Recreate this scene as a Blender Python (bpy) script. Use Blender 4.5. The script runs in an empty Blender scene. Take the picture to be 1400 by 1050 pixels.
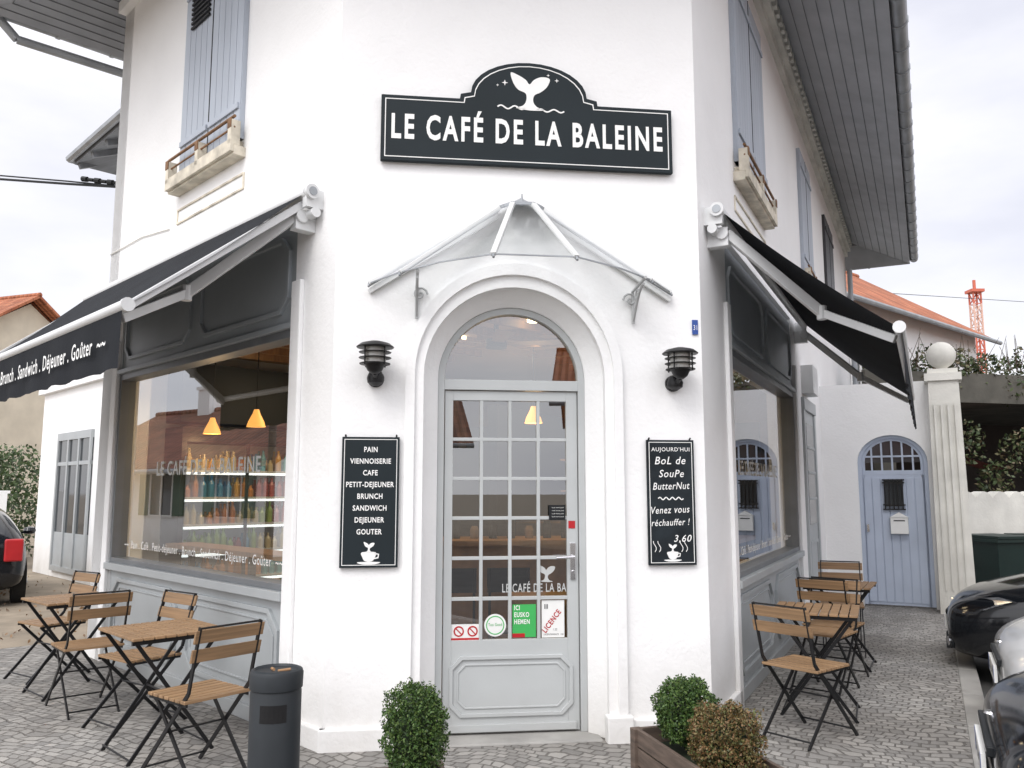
import bpy, math, random
from mathutils import Vector, Matrix
random.seed(7)
S=bpy.context.scene
S.view_settings.view_transform='Standard'; S.view_settings.look='None'
S.view_settings.exposure=0
rad=math.radians

# ------------------------------------------------------------------ materials
def nt(name):
    m=bpy.data.materials.new(name); m.use_nodes=True
    t=m.node_tree; return m,t,t.nodes,t.links,t.nodes['Principled BSDF']
def MAT(name,col,rough=.6,var=.1,vs=4,bump=0,bs=60,metal=0,spec=.5,dirt=None,stretch=None,coat=0,wavy=0):
    m,t,N,K,P=nt(name)
    tc=N.new('ShaderNodeTexCoord'); mp=N.new('ShaderNodeMapping')
    K.new(tc.outputs['Object'],mp.inputs[0])
    if stretch: mp.inputs['Scale'].default_value=stretch
    n=N.new('ShaderNodeTexNoise'); n.inputs['Scale'].default_value=vs; n.inputs['Detail'].default_value=6
    K.new(mp.outputs[0],n.inputs['Vector'])
    r=N.new('ShaderNodeValToRGB'); K.new(n.outputs['Fac'],r.inputs[0])
    r.color_ramp.elements[0].position=.3; r.color_ramp.elements[1].position=.7
    r.color_ramp.elements[0].color=(*[c*(1-var) for c in col],1)
    r.color_ramp.elements[1].color=(*[min(1,c*(1+var)) for c in col],1)
    out=r.outputs[0]
    if dirt:
        sx=N.new('ShaderNodeSeparateXYZ'); K.new(tc.outputs['Object'],sx.inputs[0])
        mr=N.new('ShaderNodeMapRange'); K.new(sx.outputs['Z'],mr.inputs[0])
        mr.inputs[1].default_value=dirt[0]; mr.inputs[2].default_value=dirt[1]; mr.inputs[3].default_value=1; mr.inputs[4].default_value=0
        n2=N.new('ShaderNodeTexNoise'); n2.inputs['Scale'].default_value=3.5; n2.inputs['Detail'].default_value=8
        K.new(tc.outputs['Object'],n2.inputs['Vector'])
        mu=N.new('ShaderNodeMath'); mu.operation='MULTIPLY'; K.new(mr.outputs[0],mu.inputs[0]); K.new(n2.outputs['Fac'],mu.inputs[1])
        mu2=N.new('ShaderNodeMath'); mu2.operation='MULTIPLY'; mu2.inputs[1].default_value=dirt[3]; K.new(mu.outputs[0],mu2.inputs[0])
        mx=N.new('ShaderNodeMixRGB'); K.new(mu2.outputs[0],mx.inputs[0]); K.new(out,mx.inputs[1]); mx.inputs[2].default_value=(*dirt[2],1)
        out=mx.outputs[0]
    K.new(out,P.inputs['Base Color'])
    P.inputs['Roughness'].default_value=rough; P.inputs['Metallic'].default_value=metal
    P.inputs['Specular IOR Level'].default_value=spec
    P.inputs['Coat Weight'].default_value=coat
    if bump:
        b=N.new('ShaderNodeBump'); nb=N.new('ShaderNodeTexNoise'); nb.inputs['Scale'].default_value=bs; nb.inputs['Detail'].default_value=5
        K.new(mp.outputs[0],nb.inputs['Vector']); K.new(nb.outputs['Fac'],b.inputs['Height'])
        b.inputs['Strength'].default_value=bump; b.inputs['Distance'].default_value=.01
        last=b
        if wavy:
            b2=N.new('ShaderNodeBump'); nw=N.new('ShaderNodeTexNoise'); nw.inputs['Scale'].default_value=2.6; nw.inputs['Detail'].default_value=3
            K.new(tc.outputs['Object'],nw.inputs['Vector']); K.new(nw.outputs['Fac'],b2.inputs['Height']); b2.inputs['Strength'].default_value=wavy; b2.inputs['Distance'].default_value=.05
            K.new(b.outputs[0],b2.inputs['Normal']); last=b2
        K.new(last.outputs[0],P.inputs['Normal'])
    return m
def EMIT(name,col,s):
    m,t,N,K,P=nt(name); P.inputs['Base Color'].default_value=(*col,1)
    P.inputs['Emission Color'].default_value=(*col,1); P.inputs['Emission Strength'].default_value=s; return m
def GLASS(name,refl,tint=(.85,.9,.9),rough=0.0):
    m=bpy.data.materials.new(name); m.use_nodes=True; N=m.node_tree.nodes; K=m.node_tree.links; N.clear()
    o=N.new('ShaderNodeOutputMaterial'); mx=N.new('ShaderNodeMixShader'); tr=N.new('ShaderNodeBsdfTransparent'); gl=N.new('ShaderNodeBsdfGlossy')
    tr.inputs[0].default_value=(*tint,1); gl.inputs['Roughness'].default_value=rough; gl.inputs[0].default_value=(.95,.97,1,1)
    g=N.new('ShaderNodeNewGeometry'); d=N.new('ShaderNodeVectorMath'); d.operation='DOT_PRODUCT'; K.new(g.outputs['Incoming'],d.inputs[0]); K.new(g.outputs['Normal'],d.inputs[1])
    def M(op,a,b=None,cl=False):
        n=N.new('ShaderNodeMath'); n.operation=op; n.use_clamp=cl
        for i,x in enumerate((a,b)):
            if x is None: continue
            if isinstance(x,(int,float)): n.inputs[i].default_value=x
            else: K.new(x,n.inputs[i])
        return n.outputs[0]
    ab=M('ABSOLUTE',d.outputs['Value']); iv=M('SUBTRACT',1,ab,True); p=M('POWER',iv,4.0); s=M('MULTIPLY',p,1-refl); f=M('ADD',s,refl,True)
    K.new(f,mx.inputs[0]); K.new(tr.outputs[0],mx.inputs[1]); K.new(gl.outputs[0],mx.inputs[2]); K.new(mx.outputs[0],o.inputs[0])
    return m
def LEAF(name,cols,rough=.55):
    m,t,N,K,P=nt(name); g=N.new('ShaderNodeNewGeometry'); r=N.new('ShaderNodeValToRGB')
    K.new(g.outputs['Random Per Island'],r.inputs[0])
    e=r.color_ramp.elements; e[0].color=(*cols[0],1); e[1].color=(*cols[-1],1)
    for i,c in enumerate(cols[1:-1]):
        x=e.new((i+1)/(len(cols)-1)); x.color=(*c,1)
    K.new(r.outputs[0],P.inputs['Base Color']); P.inputs['Roughness'].default_value=rough; return m
def SETTS():
    m,t,N,K,P=nt('paving_setts')
    tc=N.new('ShaderNodeTexCoord'); mp=N.new('ShaderNodeMapping'); mp.inputs['Rotation'].default_value=(0,0,rad(24))
    K.new(tc.outputs['Object'],mp.inputs[0])
    wn=N.new('ShaderNodeTexNoise'); wn.inputs['Scale'].default_value=1.6; wn.inputs['Detail'].default_value=2; K.new(mp.outputs[0],wn.inputs['Vector'])
    wn2=N.new('ShaderNodeTexNoise'); wn2.inputs['Scale'].default_value=16; K.new(mp.outputs[0],wn2.inputs['Vector'])
    def off(nn,s,prev):
        v=N.new('ShaderNodeVectorMath'); v.operation='MULTIPLY_ADD'; K.new(nn.outputs['Color'],v.inputs[0]); v.inputs[1].default_value=(s,s,0); K.new(prev,v.inputs[2]); return v.outputs[0]
    v=off(wn,.35,mp.outputs[0]); v=off(wn2,.028,v)
    b=N.new('ShaderNodeTexBrick'); K.new(v,b.inputs['Vector'])
    b.inputs['Scale'].default_value=1; b.inputs['Brick Width'].default_value=.088; b.inputs['Row Height'].default_value=.074
    b.inputs['Mortar Size'].default_value=.008; b.inputs['Mortar Smooth'].default_value=.7; b.inputs['Bias'].default_value=0
    b.inputs['Color1'].default_value=(.22,.215,.205,1); b.inputs['Color2'].default_value=(.36,.35,.33,1); b.inputs['Mortar'].default_value=(.15,.142,.13,1)
    n=N.new('ShaderNodeTexNoise'); n.inputs['Scale'].default_value=.9; n.inputs['Detail'].default_value=7; K.new(mp.outputs[0],n.inputs['Vector'])
    r=N.new('ShaderNodeValToRGB'); r.color_ramp.elements[0].position=.32; r.color_ramp.elements[0].color=(.66,.63,.60,1); r.color_ramp.elements[1].position=.68; r.color_ramp.elements[1].color=(1.12,1.11,1.1,1)
    K.new(n.outputs['Fac'],r.inputs[0])
    mx=N.new('ShaderNodeMixRGB'); mx.blend_type='MULTIPLY'; mx.inputs[0].default_value=1; K.new(b.outputs['Color'],mx.inputs[1]); K.new(r.outputs[0],mx.inputs[2])
    K.new(mx.outputs[0],P.inputs['Base Color']); P.inputs['Roughness'].default_value=.8
    h=N.new('ShaderNodeMath'); h.operation='MULTIPLY_ADD'; n3=N.new('ShaderNodeTexNoise'); n3.inputs['Scale'].default_value=45; K.new(mp.outputs[0],n3.inputs['Vector'])
    iv=N.new('ShaderNodeMath'); iv.operation='SUBTRACT'; iv.inputs[0].default_value=1; K.new(b.outputs['Fac'],iv.inputs[1])
    K.new(n3.outputs['Fac'],h.inputs[0]); h.inputs[1].default_value=.5; K.new(iv.outputs[0],h.inputs[2])
    bp=N.new('ShaderNodeBump'); bp.inputs['Strength'].default_value=.8; bp.inputs['Distance'].default_value=.012; K.new(h.outputs[0],bp.inputs['Height']); K.new(bp.outputs[0],P.inputs['Normal'])
    return m
def TILES(name,c1,c2):
    m,t,N,K,P=nt(name)
    tc=N.new('ShaderNodeTexCoord')
    b=N.new('ShaderNodeTexBrick'); K.new(tc.outputs['Object'],b.inputs['Vector'])
    b.inputs['Scale'].default_value=1; b.inputs['Brick Width'].default_value=.22; b.inputs['Row Height'].default_value=.3; b.offset=0
    b.inputs['Mortar Size'].default_value=.02; b.inputs['Mortar Smooth'].default_value=1
    b.inputs['Color1'].default_value=(*c1,1); b.inputs['Color2'].default_value=(*c2,1); b.inputs['Mortar'].default_value=(*[c*.45 for c in c1],1)
    n=N.new('ShaderNodeTexNoise'); n.inputs['Scale'].default_value=1.2; n.inputs['Detail'].default_value=6; K.new(tc.outputs['Object'],n.inputs['Vector'])
    r=N.new('ShaderNodeValToRGB'); r.color_ramp.elements[0].position=.3; r.color_ramp.elements[0].color=(.55,.55,.55,1); r.color_ramp.elements[1].position=.65
    K.new(n.outputs['Fac'],r.inputs[0]); mx=N.new('ShaderNodeMixRGB'); mx.blend_type='MULTIPLY'; mx.inputs[0].default_value=1; K.new(b.outputs['Color'],mx.inputs[1]); K.new(r.outputs[0],mx.inputs[2])
    K.new(mx.outputs[0],P.inputs['Base Color']); P.inputs['Roughness'].default_value=.8
    w=N.new('ShaderNodeTexWave'); w.bands_direction='X'; w.inputs['Scale'].default_value=1.43; K.new(tc.outputs['Object'],w.inputs['Vector'])
    bp=N.new('ShaderNodeBump'); bp.inputs['Distance'].default_value=.06; K.new(w.outputs['Fac'],bp.inputs['Height']); K.new(bp.outputs[0],P.inputs['Normal'])
    return m

white=MAT('white_render',(.87,.87,.865),.85,.03,1.3,.3,35,dirt=(-.05,.6,(.42,.38,.32),.8),wavy=.25)
cream=MAT('cream_render',(.62,.56,.45),.85,.1,1.5,.2,30)
stucco=MAT('weathered_white',(.68,.67,.62),.85,.16,2.5,.3,30,dirt=(-.1,1.4,(.3,.27,.22),.9))
trim=MAT('grey_paint',(.40,.425,.435),.42,.05,3,.05,40,dirt=(-.05,.35,(.25,.23,.2),.7))
trimd=MAT('grey_panel_paint',(.33,.36,.38),.45,.06,3,.05,40)
doorp=MAT('door_paint',(.47,.49,.49),.4,.04,3,.05,40,dirt=(0,.3,(.3,.28,.25),.6))
shut=MAT('shutter_paint',(.42,.46,.52),.6,.10,3,.1,60,stretch=(1,1,.2))
bluedoor=MAT('blue_door_paint',(.47,.53,.64),.5,.06,3,.08,40)
black=MAT('black_paint',(.012,.014,.016),.5,.15,3,spec=.3)
signm=MAT('sign_charcoal',(.013,.020,.024),.6,.12,2,spec=.25)
chalk=MAT('chalk_slate',(.013,.018,.022),.65,.45,7,spec=.25)
letter=MAT('letter_white',(.86,.86,.84),.6,.02,5)
blackmetal=MAT('black_metal',(.010,.010,.011),.4,.2,9,spec=.35)
fabric=MAT('awning_fabric',(.020,.022,.026),.9,.15,2,.25,300,spec=.15)
alu=MAT('white_aluminium',(.68,.69,.69),.35,.06,4,spec=.5)
zinc=MAT('zinc_gutter',(.33,.35,.37),.45,.2,3,.1,20,metal=.3)
soffit=MAT('soffit_paint',(.40,.415,.44),.6,.1,3,.1,30)
soffd=MAT('soffit_bare_wood',(.20,.215,.235),.7,.2,3,.2,20,stretch=(1,5,1))
wood=MAT('chair_wood',(.27,.165,.085),.55,.32,6,.15,60,stretch=(1,8,1))
woodx=MAT('chair_wood_slat',(.27,.165,.085),.55,.32,6,.15,60,stretch=(.4,8,8))
planterw=MAT('planter_wood',(.11,.08,.062),.7,.35,6,.3,40,stretch=(1,1,8))
rust=MAT('rusty_iron',(.22,.12,.06),.8,.4,14,.3,50)
bin_m=MAT('bollard_grey',(.022,.026,.030),.5,.12,6,spec=.35)
asph=MAT('asphalt',(.085,.083,.08),.9,.25,2.5,.5,120)
sand=MAT('sandy_ground',(.27,.225,.17),.95,.25,2,.5,40)
conc=MAT('kerb_stone',(.33,.32,.30),.85,.2,3,.3,50)
concd=MAT('dark_concrete',(.10,.095,.08),.9,.35,2,.3,20)
setts=SETTS()
tiles=TILES('roof_tiles_orange',(.42,.13,.06),(.58,.22,.11))
tilesb=TILES('roof_tiles_brown',(.20,.07,.045),(.32,.12,.075))
slate=MAT('roof_slate',(.15,.15,.16),.7,.2,3)
winglass=GLASS('shop_glass',.30,(.86,.90,.88))
doorglass=GLASS('door_glass',.20,(.66,.68,.64))
canglass=GLASS('canopy_glass',.09,(.90,.92,.92),.10)
darkglass=MAT('dark_window_glass',(.03,.035,.04),.06,.1,2,spec=.9)
carglass=MAT('car_glass',(.01,.012,.014),.03,.1,2,spec=.8)
carblack=MAT('car_paint_black',(.006,.007,.009),.12,.05,2,spec=.4,coat=.3)
carsilver=MAT('car_paint_silver',(.62,.63,.64),.25,.03,2,metal=.2,coat=.6)
cardark=MAT('car_paint_dark',(.008,.010,.014),.12,.05,2,spec=.4,coat=.3)
tyre=MAT('tyre',(.012,.012,.012),.85,.2,10)
chrome=MAT('chrome',(.7,.7,.72),.15,.02,4,metal=1)
lamp_lens=MAT('headlight_lens',(.30,.31,.33),.08,.6,18,metal=.5,coat=1)
red=MAT('red_plastic',(.45,.015,.02),.35,.1,5)
green=MAT('green_sticker',(.05,.42,.10),.5,.05,5)
paper=MAT('paper_white',(.8,.8,.78),.6,.03,8)
bluep=MAT('enamel_blue',(.02,.07,.3),.3,.05,8)
orangew=MAT('interior_wall_tan',(.27,.175,.10),.8,.25,2)
ceil=MAT('interior_ceiling',(.60,.43,.26),.8,.05,2)
ifloor=MAT('interior_floor',(.12,.08,.05),.5,.3,3,stretch=(1,8,1))
counter=MAT('counter_wood',(.34,.19,.09),.45,.25,5,stretch=(1,8,1))
warm=EMIT('lamp_shade_glow',(1,.45,.10),1.7)
spotm=EMIT('ceiling_spot_glow',(1,.80,.5),9)
cool=EMIT('shelf_light',(.9,.97,1),1.6)
binG=MAT('bin_green',(.006,.020,.017),.5,.1,4)
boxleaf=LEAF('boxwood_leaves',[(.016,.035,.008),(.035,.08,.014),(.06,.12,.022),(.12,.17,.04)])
boxbrown=LEAF('boxwood_leaves_brown',[(.04,.055,.014),(.12,.07,.025),(.20,.10,.04),(.08,.11,.03),(.22,.15,.06)])
ivy=LEAF('shrub_leaves',[(.02,.035,.012),(.05,.08,.025),(.10,.12,.05),(.16,.12,.07)])
litter=LEAF('dead_leaves',[(.16,.09,.04),(.25,.15,.07),(.12,.07,.04)])
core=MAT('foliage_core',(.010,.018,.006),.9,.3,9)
vinyl=MAT('window_vinyl',(.5,.51,.5),.6,.02)

# ------------------------------------------------------------------ mesh builder
def empty(name,loc=(0,0,0),rz=0,parent=None):
    e=bpy.data.objects.new(name,None); S.collection.objects.link(e); e.location=loc; e.rotation_euler=(0,0,rz); e.empty_display_size=.2
    if parent: e.parent=parent
    return e
ID=lambda p:Vector(p)
class MB:
    def __init__(s,f=ID): s.v=[];s.f=[];s.m=[];s.fn=f
    def add(s,vs,fs,mi=0,f=None):
        fn=f or s.fn; o=len(s.v); s.v+= [fn(p) for p in vs]
        for q in fs: s.f.append([o+i for i in q]); s.m.append(mi)
    def box(s,a,b,mi=0,f=None):
        x0,y0,z0=a;x1,y1,z1=b
        s.add([(x0,y0,z0),(x1,y0,z0),(x1,y1,z0),(x0,y1,z0),(x0,y0,z1),(x1,y0,z1),(x1,y1,z1),(x0,y1,z1)],
         [(0,3,2,1),(4,5,6,7),(0,1,5,4),(1,2,6,5),(2,3,7,6),(3,0,4,7)],mi,f)
    def cyl(s,p0,p1,r,mi=0,n=10,r2=None,f=None,cap=True):
        fn=f or s.fn
        p0=fn(p0);p1=fn(p1); r2=r if r2 is None else r2
        ax=(p1-p0); ax.normalize(); u=ax.orthogonal().normalized(); w=ax.cross(u)
        vs=[p0+(u*math.cos(2*math.pi*i/n)+w*math.sin(2*math.pi*i/n))*r for i in range(n)]+[p1+(u*math.cos(2*math.pi*i/n)+w*math.sin(2*math.pi*i/n))*r2 for i in range(n)]
        fs=[(i,(i+1)%n,n+(i+1)%n,n+i) for i in range(n)]
        if cap: fs+=[tuple(range(n-1,-1,-1)),tuple(range(n,2*n))]
        s.add(vs,fs,mi,ID)
    def path(s,pts,r,mi=0,n=8,f=None):
        for a,b in zip(pts[:-1],pts[1:]): s.cyl(a,b,r,mi,n,f=f)
    def bar(s,p0,p1,w,h,mi=0,f=None):
        fn=f or s.fn; p0=fn(p0);p1=fn(p1); ax=(p1-p0).normalized()
        up=Vector((0,0,1)) if abs(ax.z)<.95 else Vector((0,1,0)); u=ax.cross(up).normalized(); q=ax.cross(u)
        vs=[]
        for p in (p0,p1):
            for a,b in((-1,-1),(1,-1),(1,1),(-1,1)): vs.append(p+u*a*w/2+q*b*h/2)
        s.add(vs,[(0,1,2,3),(7,6,5,4),(0,4,5,1),(1,5,6,2),(2,6,7,3),(3,7,4,0)],mi,ID)
    def lathe(s,c,prof,mi=0,n=20,f=None):
        vs=[];fs=[]
        for r,z in prof:
            for i in range(n): a=2*math.pi*i/n; vs.append((c[0]+r*math.cos(a),c[1]+r*math.sin(a),c[2]+z))
        for k in range(len(prof)-1):
            for i in range(n): fs.append((k*n+i,k*n+(i+1)%n,(k+1)*n+(i+1)%n,(k+1)*n+i))
        fs.append(tuple(range(n))); fs.append(tuple(range((len(prof)-1)*n,len(prof)*n)))
        s.add(vs,fs,mi,f)
    def prism(s,pts,d0,d1,mi=0,f=None):
        n=len(pts); vs=[(p[0],d0,p[1]) for p in pts]+[(p[0],d1,p[1]) for p in pts]
        s.add(vs,[tuple(range(n)),tuple(range(2*n-1,n-1,-1))]+[(i,(i+1)%n,n+(i+1)%n,n+i) for i in range(n)],mi,f)
    def hprism(s,pts,z0,z1,mi=0,f=None):
        n=len(pts); vs=[(p[0],p[1],z0) for p in pts]+[(p[0],p[1],z1) for p in pts]
        s.add(vs,[tuple(range(n)),tuple(range(2*n-1,n-1,-1))]+[(i,(i+1)%n,n+(i+1)%n,n+i) for i in range(n)],mi,f)
    def ring(s,A,B,d0,d1,mi=0,closed=True,f=None,d2=None):
        n=len(A); d2=d1 if d2 is None else d2
        vs=[(p[0],d0,p[1]) for p in A]+[(p[0],d1,p[1]) for p in A]+[(p[0],d2,p[1]) for p in B]+[(p[0],d0,p[1]) for p in B]
        fs=[]
        for i in range(n if closed else n-1):
            j=(i+1)%n
            for k in range(4): k2=(k+1)%4; fs.append((k*n+i,k*n+j,k2*n+j,k2*n+i))
        if not closed: fs+=[(0,n,2*n,3*n),(n-1,2*n-1,3*n-1,4*n-1)]
        s.add(vs,fs,mi,f)
    def build(s,name,mats,parent=None,smooth=False,bevel=0,sub=0,recalc=True):
        import bmesh
        me=bpy.data.meshes.new(name); me.from_pydata([tuple(v) for v in s.v],[],s.f)
        for m in (mats if isinstance(mats,(list,tuple)) else [mats]): me.materials.append(m)
        for p,mi in zip(me.polygons,s.m): p.material_index=mi
        if recalc:
            bm=bmesh.new(); bm.from_mesh(me); bmesh.ops.recalc_face_normals(bm,faces=bm.faces); bm.to_mesh(me); bm.free()
        if smooth:
            for p in me.polygons: p.use_smooth=True
        o=bpy.data.objects.new(name,me); S.collection.objects.link(o)
        if parent: o.parent=parent
        if bevel:
            b=o.modifiers.new('b','BEVEL'); b.width=bevel; b.segments=2; b.limit_method='ANGLE'
        if sub:
            b=o.modifiers.new('s','SUBSURF'); b.levels=sub; b.render_levels=sub
        if smooth and not sub:
            try: me.set_sharp_from_angle(angle=rad(40))
            except Exception: pass
        return o
def frame(O,D,Nn):
    O=Vector((*O,0));D=Vector((*D,0));Nn=Vector((*Nn,0))
    return lambda p:O+D*p[0]+Nn*p[1]+Vector((0,0,p[2]))
a=rad(7); CF=frame((0,5.4),(math.cos(a),math.sin(a)),(math.sin(a),-math.cos(a)))
L0=(-1.15,5.259);R0=(1.29,5.558)
la=rad(44.5); LD=(-math.sin(la),math.cos(la)); LN=(-math.cos(la),-math.sin(la))
ra=rad(26.5); RD=(math.sin(ra),math.cos(ra)); RN=(math.cos(ra),-math.sin(ra))
LF=frame(L0,LD,LN); RF=frame(R0,RD,RN)
def text(body,f,sg,t,z,d,mat,parent,name,w=None,caph=.1,cond=.8,bold=0,align='C',ext=.0015,shear=0,rot=0,space=1.12):
    cu=bpy.data.curves.new(name,'FONT'); cu.body=body; cu.size=1; cu.offset=bold; cu.shear=shear; cu.space_character=space; cu.resolution_u=3
    ob=bpy.data.objects.new('tmp',cu); S.collection.objects.link(ob); bpy.context.view_layer.update()
    dg=bpy.context.evaluated_depsgraph_get(); me=bpy.data.meshes.new_from_object(ob.evaluated_get(dg)); bpy.data.objects.remove(ob)
    xs=[v.co.x for v in me.vertices]; x0,x1=min(xs),max(xs)
    sy=caph/.70; sx=(w/(x1-x0)) if w else sy*cond
    off={'C':(x0+x1)/2,'L':x0,'R':x1}[align]
    vs=[]
    for v in me.vertices:
        X=(v.co.x-off)*sx; Y=v.co.y*sy
        if rot: X,Y=X*math.cos(rot)-Y*math.sin(rot),X*math.sin(rot)+Y*math.cos(rot)
        vs.append(f((t+sg*X,d,z+Y)))
    m2=bpy.data.meshes.new(name); m2.from_pydata([tuple(v) for v in vs],[],[tuple(p.vertices) for p in me.polygons]); m2.materials.append(mat)
    o=bpy.data.objects.new(name,m2); S.collection.objects.link(o); o.parent=parent
    return o
def crom(pts,k=6,closed=True):
    out=[];n=len(pts)
    for i in range(n if closed else n-1):
        P=[pts[(i+j-1)%n] if closed else pts[min(max(i+j-1,0),n-1)] for j in range(4)]
        for s in range(k):
            t=s/k
            out.append(tuple(.5*((2*P[1][c])+(-P[0][c]+P[2][c])*t+(2*P[0][c]-5*P[1][c]+4*P[2][c]-P[3][c])*t*t+(-P[0][c]+3*P[1][c]-3*P[2][c]+P[3][c])*t**3) for c in range(2)))
    if not closed: out.append(pts[-1])
    return out
TAIL=[(-.50,.50),(-.30,.44),(-.10,.32),(0,.20),(.12,.33),(.32,.42),(.54,.38),(.47,.16),(.30,0),(.13,-.10),(.10,-.28),(.2,-.42),(.40,-.50),(.0,-.52),(-.36,-.47),(-.18,-.40),(-.09,-.26),(-.10,-.06),(-.30,.04),(-.43,.22)]
def tail(f,sg,t,z,d,s,mat,parent,name='whale_tail'):
    b=MB(f); b.prism([(t+sg*x*s,z+y*s) for x,y in crom(TAIL,4)],d,d+.002); return b.build(name,mat,parent)
def stroke(b,pts,w,d,f=None,mi=0,sg=1):
    A=[];B=[]
    for i,p in enumerate(pts):
        q0=pts[max(i-1,0)];q1=pts[min(i+1,len(pts)-1)]; dx,dz=q1[0]-q0[0],q1[1]-q0[1]; l=math.hypot(dx,dz) or 1
        nx,nz=-dz/l*w/2,dx/l*w/2; A.append((p[0]+nx,p[1]+nz));B.append((p[0]-nx,p[1]-nz))
    b.ring(A,B,d,d+.002,mi,closed=False,f=f)
def wave(t0,t1,z,amp,n,k=8):
    return [(t0+(t1-t0)*i/(n*k),z+amp*math.sin(2*math.pi*i/k)) for i in range(n*k+1)]
def octo(t0,t1,z0,z1,c,i=0):
    t0+=i;t1-=i;z0+=i;z1-=i;c=c*(1-0)-i*.4 if c else 0
    return [(t0+c,z0),(t1-c,z0),(t1,z0+c),(t1,z1-c),(t1-c,z1),(t0+c,z1),(t0,z1-c),(t0,z0+c)]
def rect(t0,t1,z0,z1,i=0): return [(t0+i,z0+i),(t1-i,z0+i),(t1-i,z1-i),(t0+i,z1-i)]
def leaves(b,pts,size,mi=0):
    for p in pts:
        u=Vector((random.gauss(0,1),random.gauss(0,1),random.gauss(0,1))).normalized(); w=u.orthogonal().normalized()
        q=Matrix.Rotation(random.random()*6.28,3,u)@w; r=u.cross(q); s=size*random.uniform(.6,1.3)
        P=Vector(p); b.add([P-q*s,P+r*s*.55,P+q*s,P-r*s*.55],[(0,1,2,3)],mi,ID)
def blob_pts(c,rx,ry,rz,n,power=2.6,seed=0,depth=.25,lump=1.0):
    rnd=random.Random(seed); out=[]
    from mathutils import noise
    while len(out)<n:
        v=Vector((rnd.gauss(0,1),rnd.gauss(0,1),rnd.gauss(0,1))).normalized()
        k=(abs(v.x)**power+abs(v.y)**power+abs(v.z)**power)**(-1/power)
        nn=1+lump*(.16*noise.noise(v*2.6+Vector((seed,0,0)))+.14*noise.noise(v*7+Vector((seed,3,0))))
        k*=nn*(1-abs(rnd.gauss(0,depth*.5)))*1.02
        out.append((c[0]+v.x*k*rx,c[1]+v.y*k*ry,c[2]+v.z*k*rz))
    return out

# ------------------------------------------------------------------ cafe building
cafe=empty('cafe_building')
LE=4.25; RE=13.2; DC=.02
def archpts(r,zs,k=24,sz=1.0,c=DC): return [(c+r*math.cos(math.pi*i/k),zs+r*sz*math.sin(math.pi*i/k)) for i in range(k+1)]
cl=-1.158; cr=1.300
b=MB(CF)
ap=archpts(.60,2.31)
b.prism([(cl,-.15),(cl,6.9),(cr,6.9),(cr,-.15),(DC+.60,-.15)]+ap+[(DC-.60,-.15)],-.30,0)
b.build('corner_wall',white,cafe)
b=MB(CF)
def legs(r,zs,sz=1.0,z0=0): p=archpts(r,zs,28,sz); return [(p[0][0],z0)]+p+[(p[-1][0],z0)]
b.ring(legs(.715,2.33,1.03,.0),legs(.655,2.32,1.02,.0),-.01,.045,closed=False,d2=.05)
b.ring(legs(.655,2.32,1.02,.0),legs(.598,2.31,1,.0),-.01,.022,closed=False)
b.ring(legs(.612,2.31,1,.0),legs(.50,2.31,1,.0),-.24,-.03,closed=False,d2=-.15)
b.build('door_arch_moulding',white,cafe,smooth=True)
b=MB(CF)
for s0,s1 in((cl-.03,DC-.70),(DC+.72,cr+.03)): b.box((s0,-.02,-.12),(s1,.035,.13))
for c in(-1,1): b.box((DC+c*.66-.085,-.02,-.12),(DC+c*.66+.085,.075,.16))
b.box((DC-.56,-.3,-.12),(DC+.56,.02,.012),1)
b.build('wall_plinth',[white,conc],cafe,bevel=.01)
framem=MAT('window_frame_paint',(.16,.17,.18),.4,.1)
def facade(F,E,t0,t1,extra):
    b=MB(F)
    b.box((0.0,-.30,-.15),(t0,0,3.55))
    b.box((t1,-.30,-.15),(E,0,3.55)); b.box((0,-.30,3.55),(E,0,6.9))
    b.box((t0,-.3,-.15),(t1,-.06,.90)); b.box((t0,-.30,2.68),(t1,-.06,3.55))
    b.build(extra+'_wall',white,cafe)
    b=MB(F); b.box((-.02,-.02,-.12),(t0-.03,.035,.13)); b.box((t1+.03,-.02,-.12),(E,.035,.13))
    b.box((t0-.12,0,-.1),(t0,.035,3.0)); b.box((t1,0,-.1),(t1+.12,.035,3.0))
    b.build(extra+'_pilasters',white,cafe,bevel=.008)
    b=MB(F)
    b.box((t0,-.06,0),(t1,-.02,.84),0); b.box((t0,-.06,.84),(t1,.05,.90),0); b.box((t0,-.06,0),(t1,.01,.10),0)
    n=2; seg=(t1-t0)/n
    for i in range(n):
        a0=t0+seg*i+.09;a1=t0+seg*(i+1)-.09
        b.ring(octo(a0,a1,.17,.77,.13),octo(a0,a1,.17,.77,.13,.035),-.03,.004,0)
        b.ring(octo(a0,a1,.17,.77,.13,.075),octo(a0,a1,.17,.77,.13,.09),-.03,-.010,0)
    fw=.045
    b.box((t0,-.14,.90),(t0+fw,.0,2.68),1); b.box((t1-fw,-.14,.90),(t1,.0,2.68),1)
    b.box((t0+fw,-.14,.90),(t1-fw,.0,.945),1); b.box((t0+fw,-.14,2.62),(t1-fw,.0,2.68),1)
    b.box((t0,-.06,2.68),(t1,-.015,3.5),2); b.box((t0,-.06,2.68),(t1,.03,2.72),2)
    for i in range(n):
        a0=t0+seg*i+.09;a1=t0+seg*(i+1)-.09
        b.ring(octo(a0,a1,2.80,3.36,.11),octo(a0,a1,2.80,3.36,.11,.035),-.03,.01,2)
    b.build(extra+'_shopfront',[trim,framem,trimd],cafe,bevel=.004)
    b=MB(F); b.add([(t0+fw,-.077,.945),(t1-fw,-.077,.945),(t1-fw,-.077,2.62),(t0+fw,-.077,2.62)],[(0,1,2,3)]); b.build(extra+'_shop_window',winglass,cafe,recalc=False)
LT0,LT1=.50,3.78; RT0,RT1=.85,4.35
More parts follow.
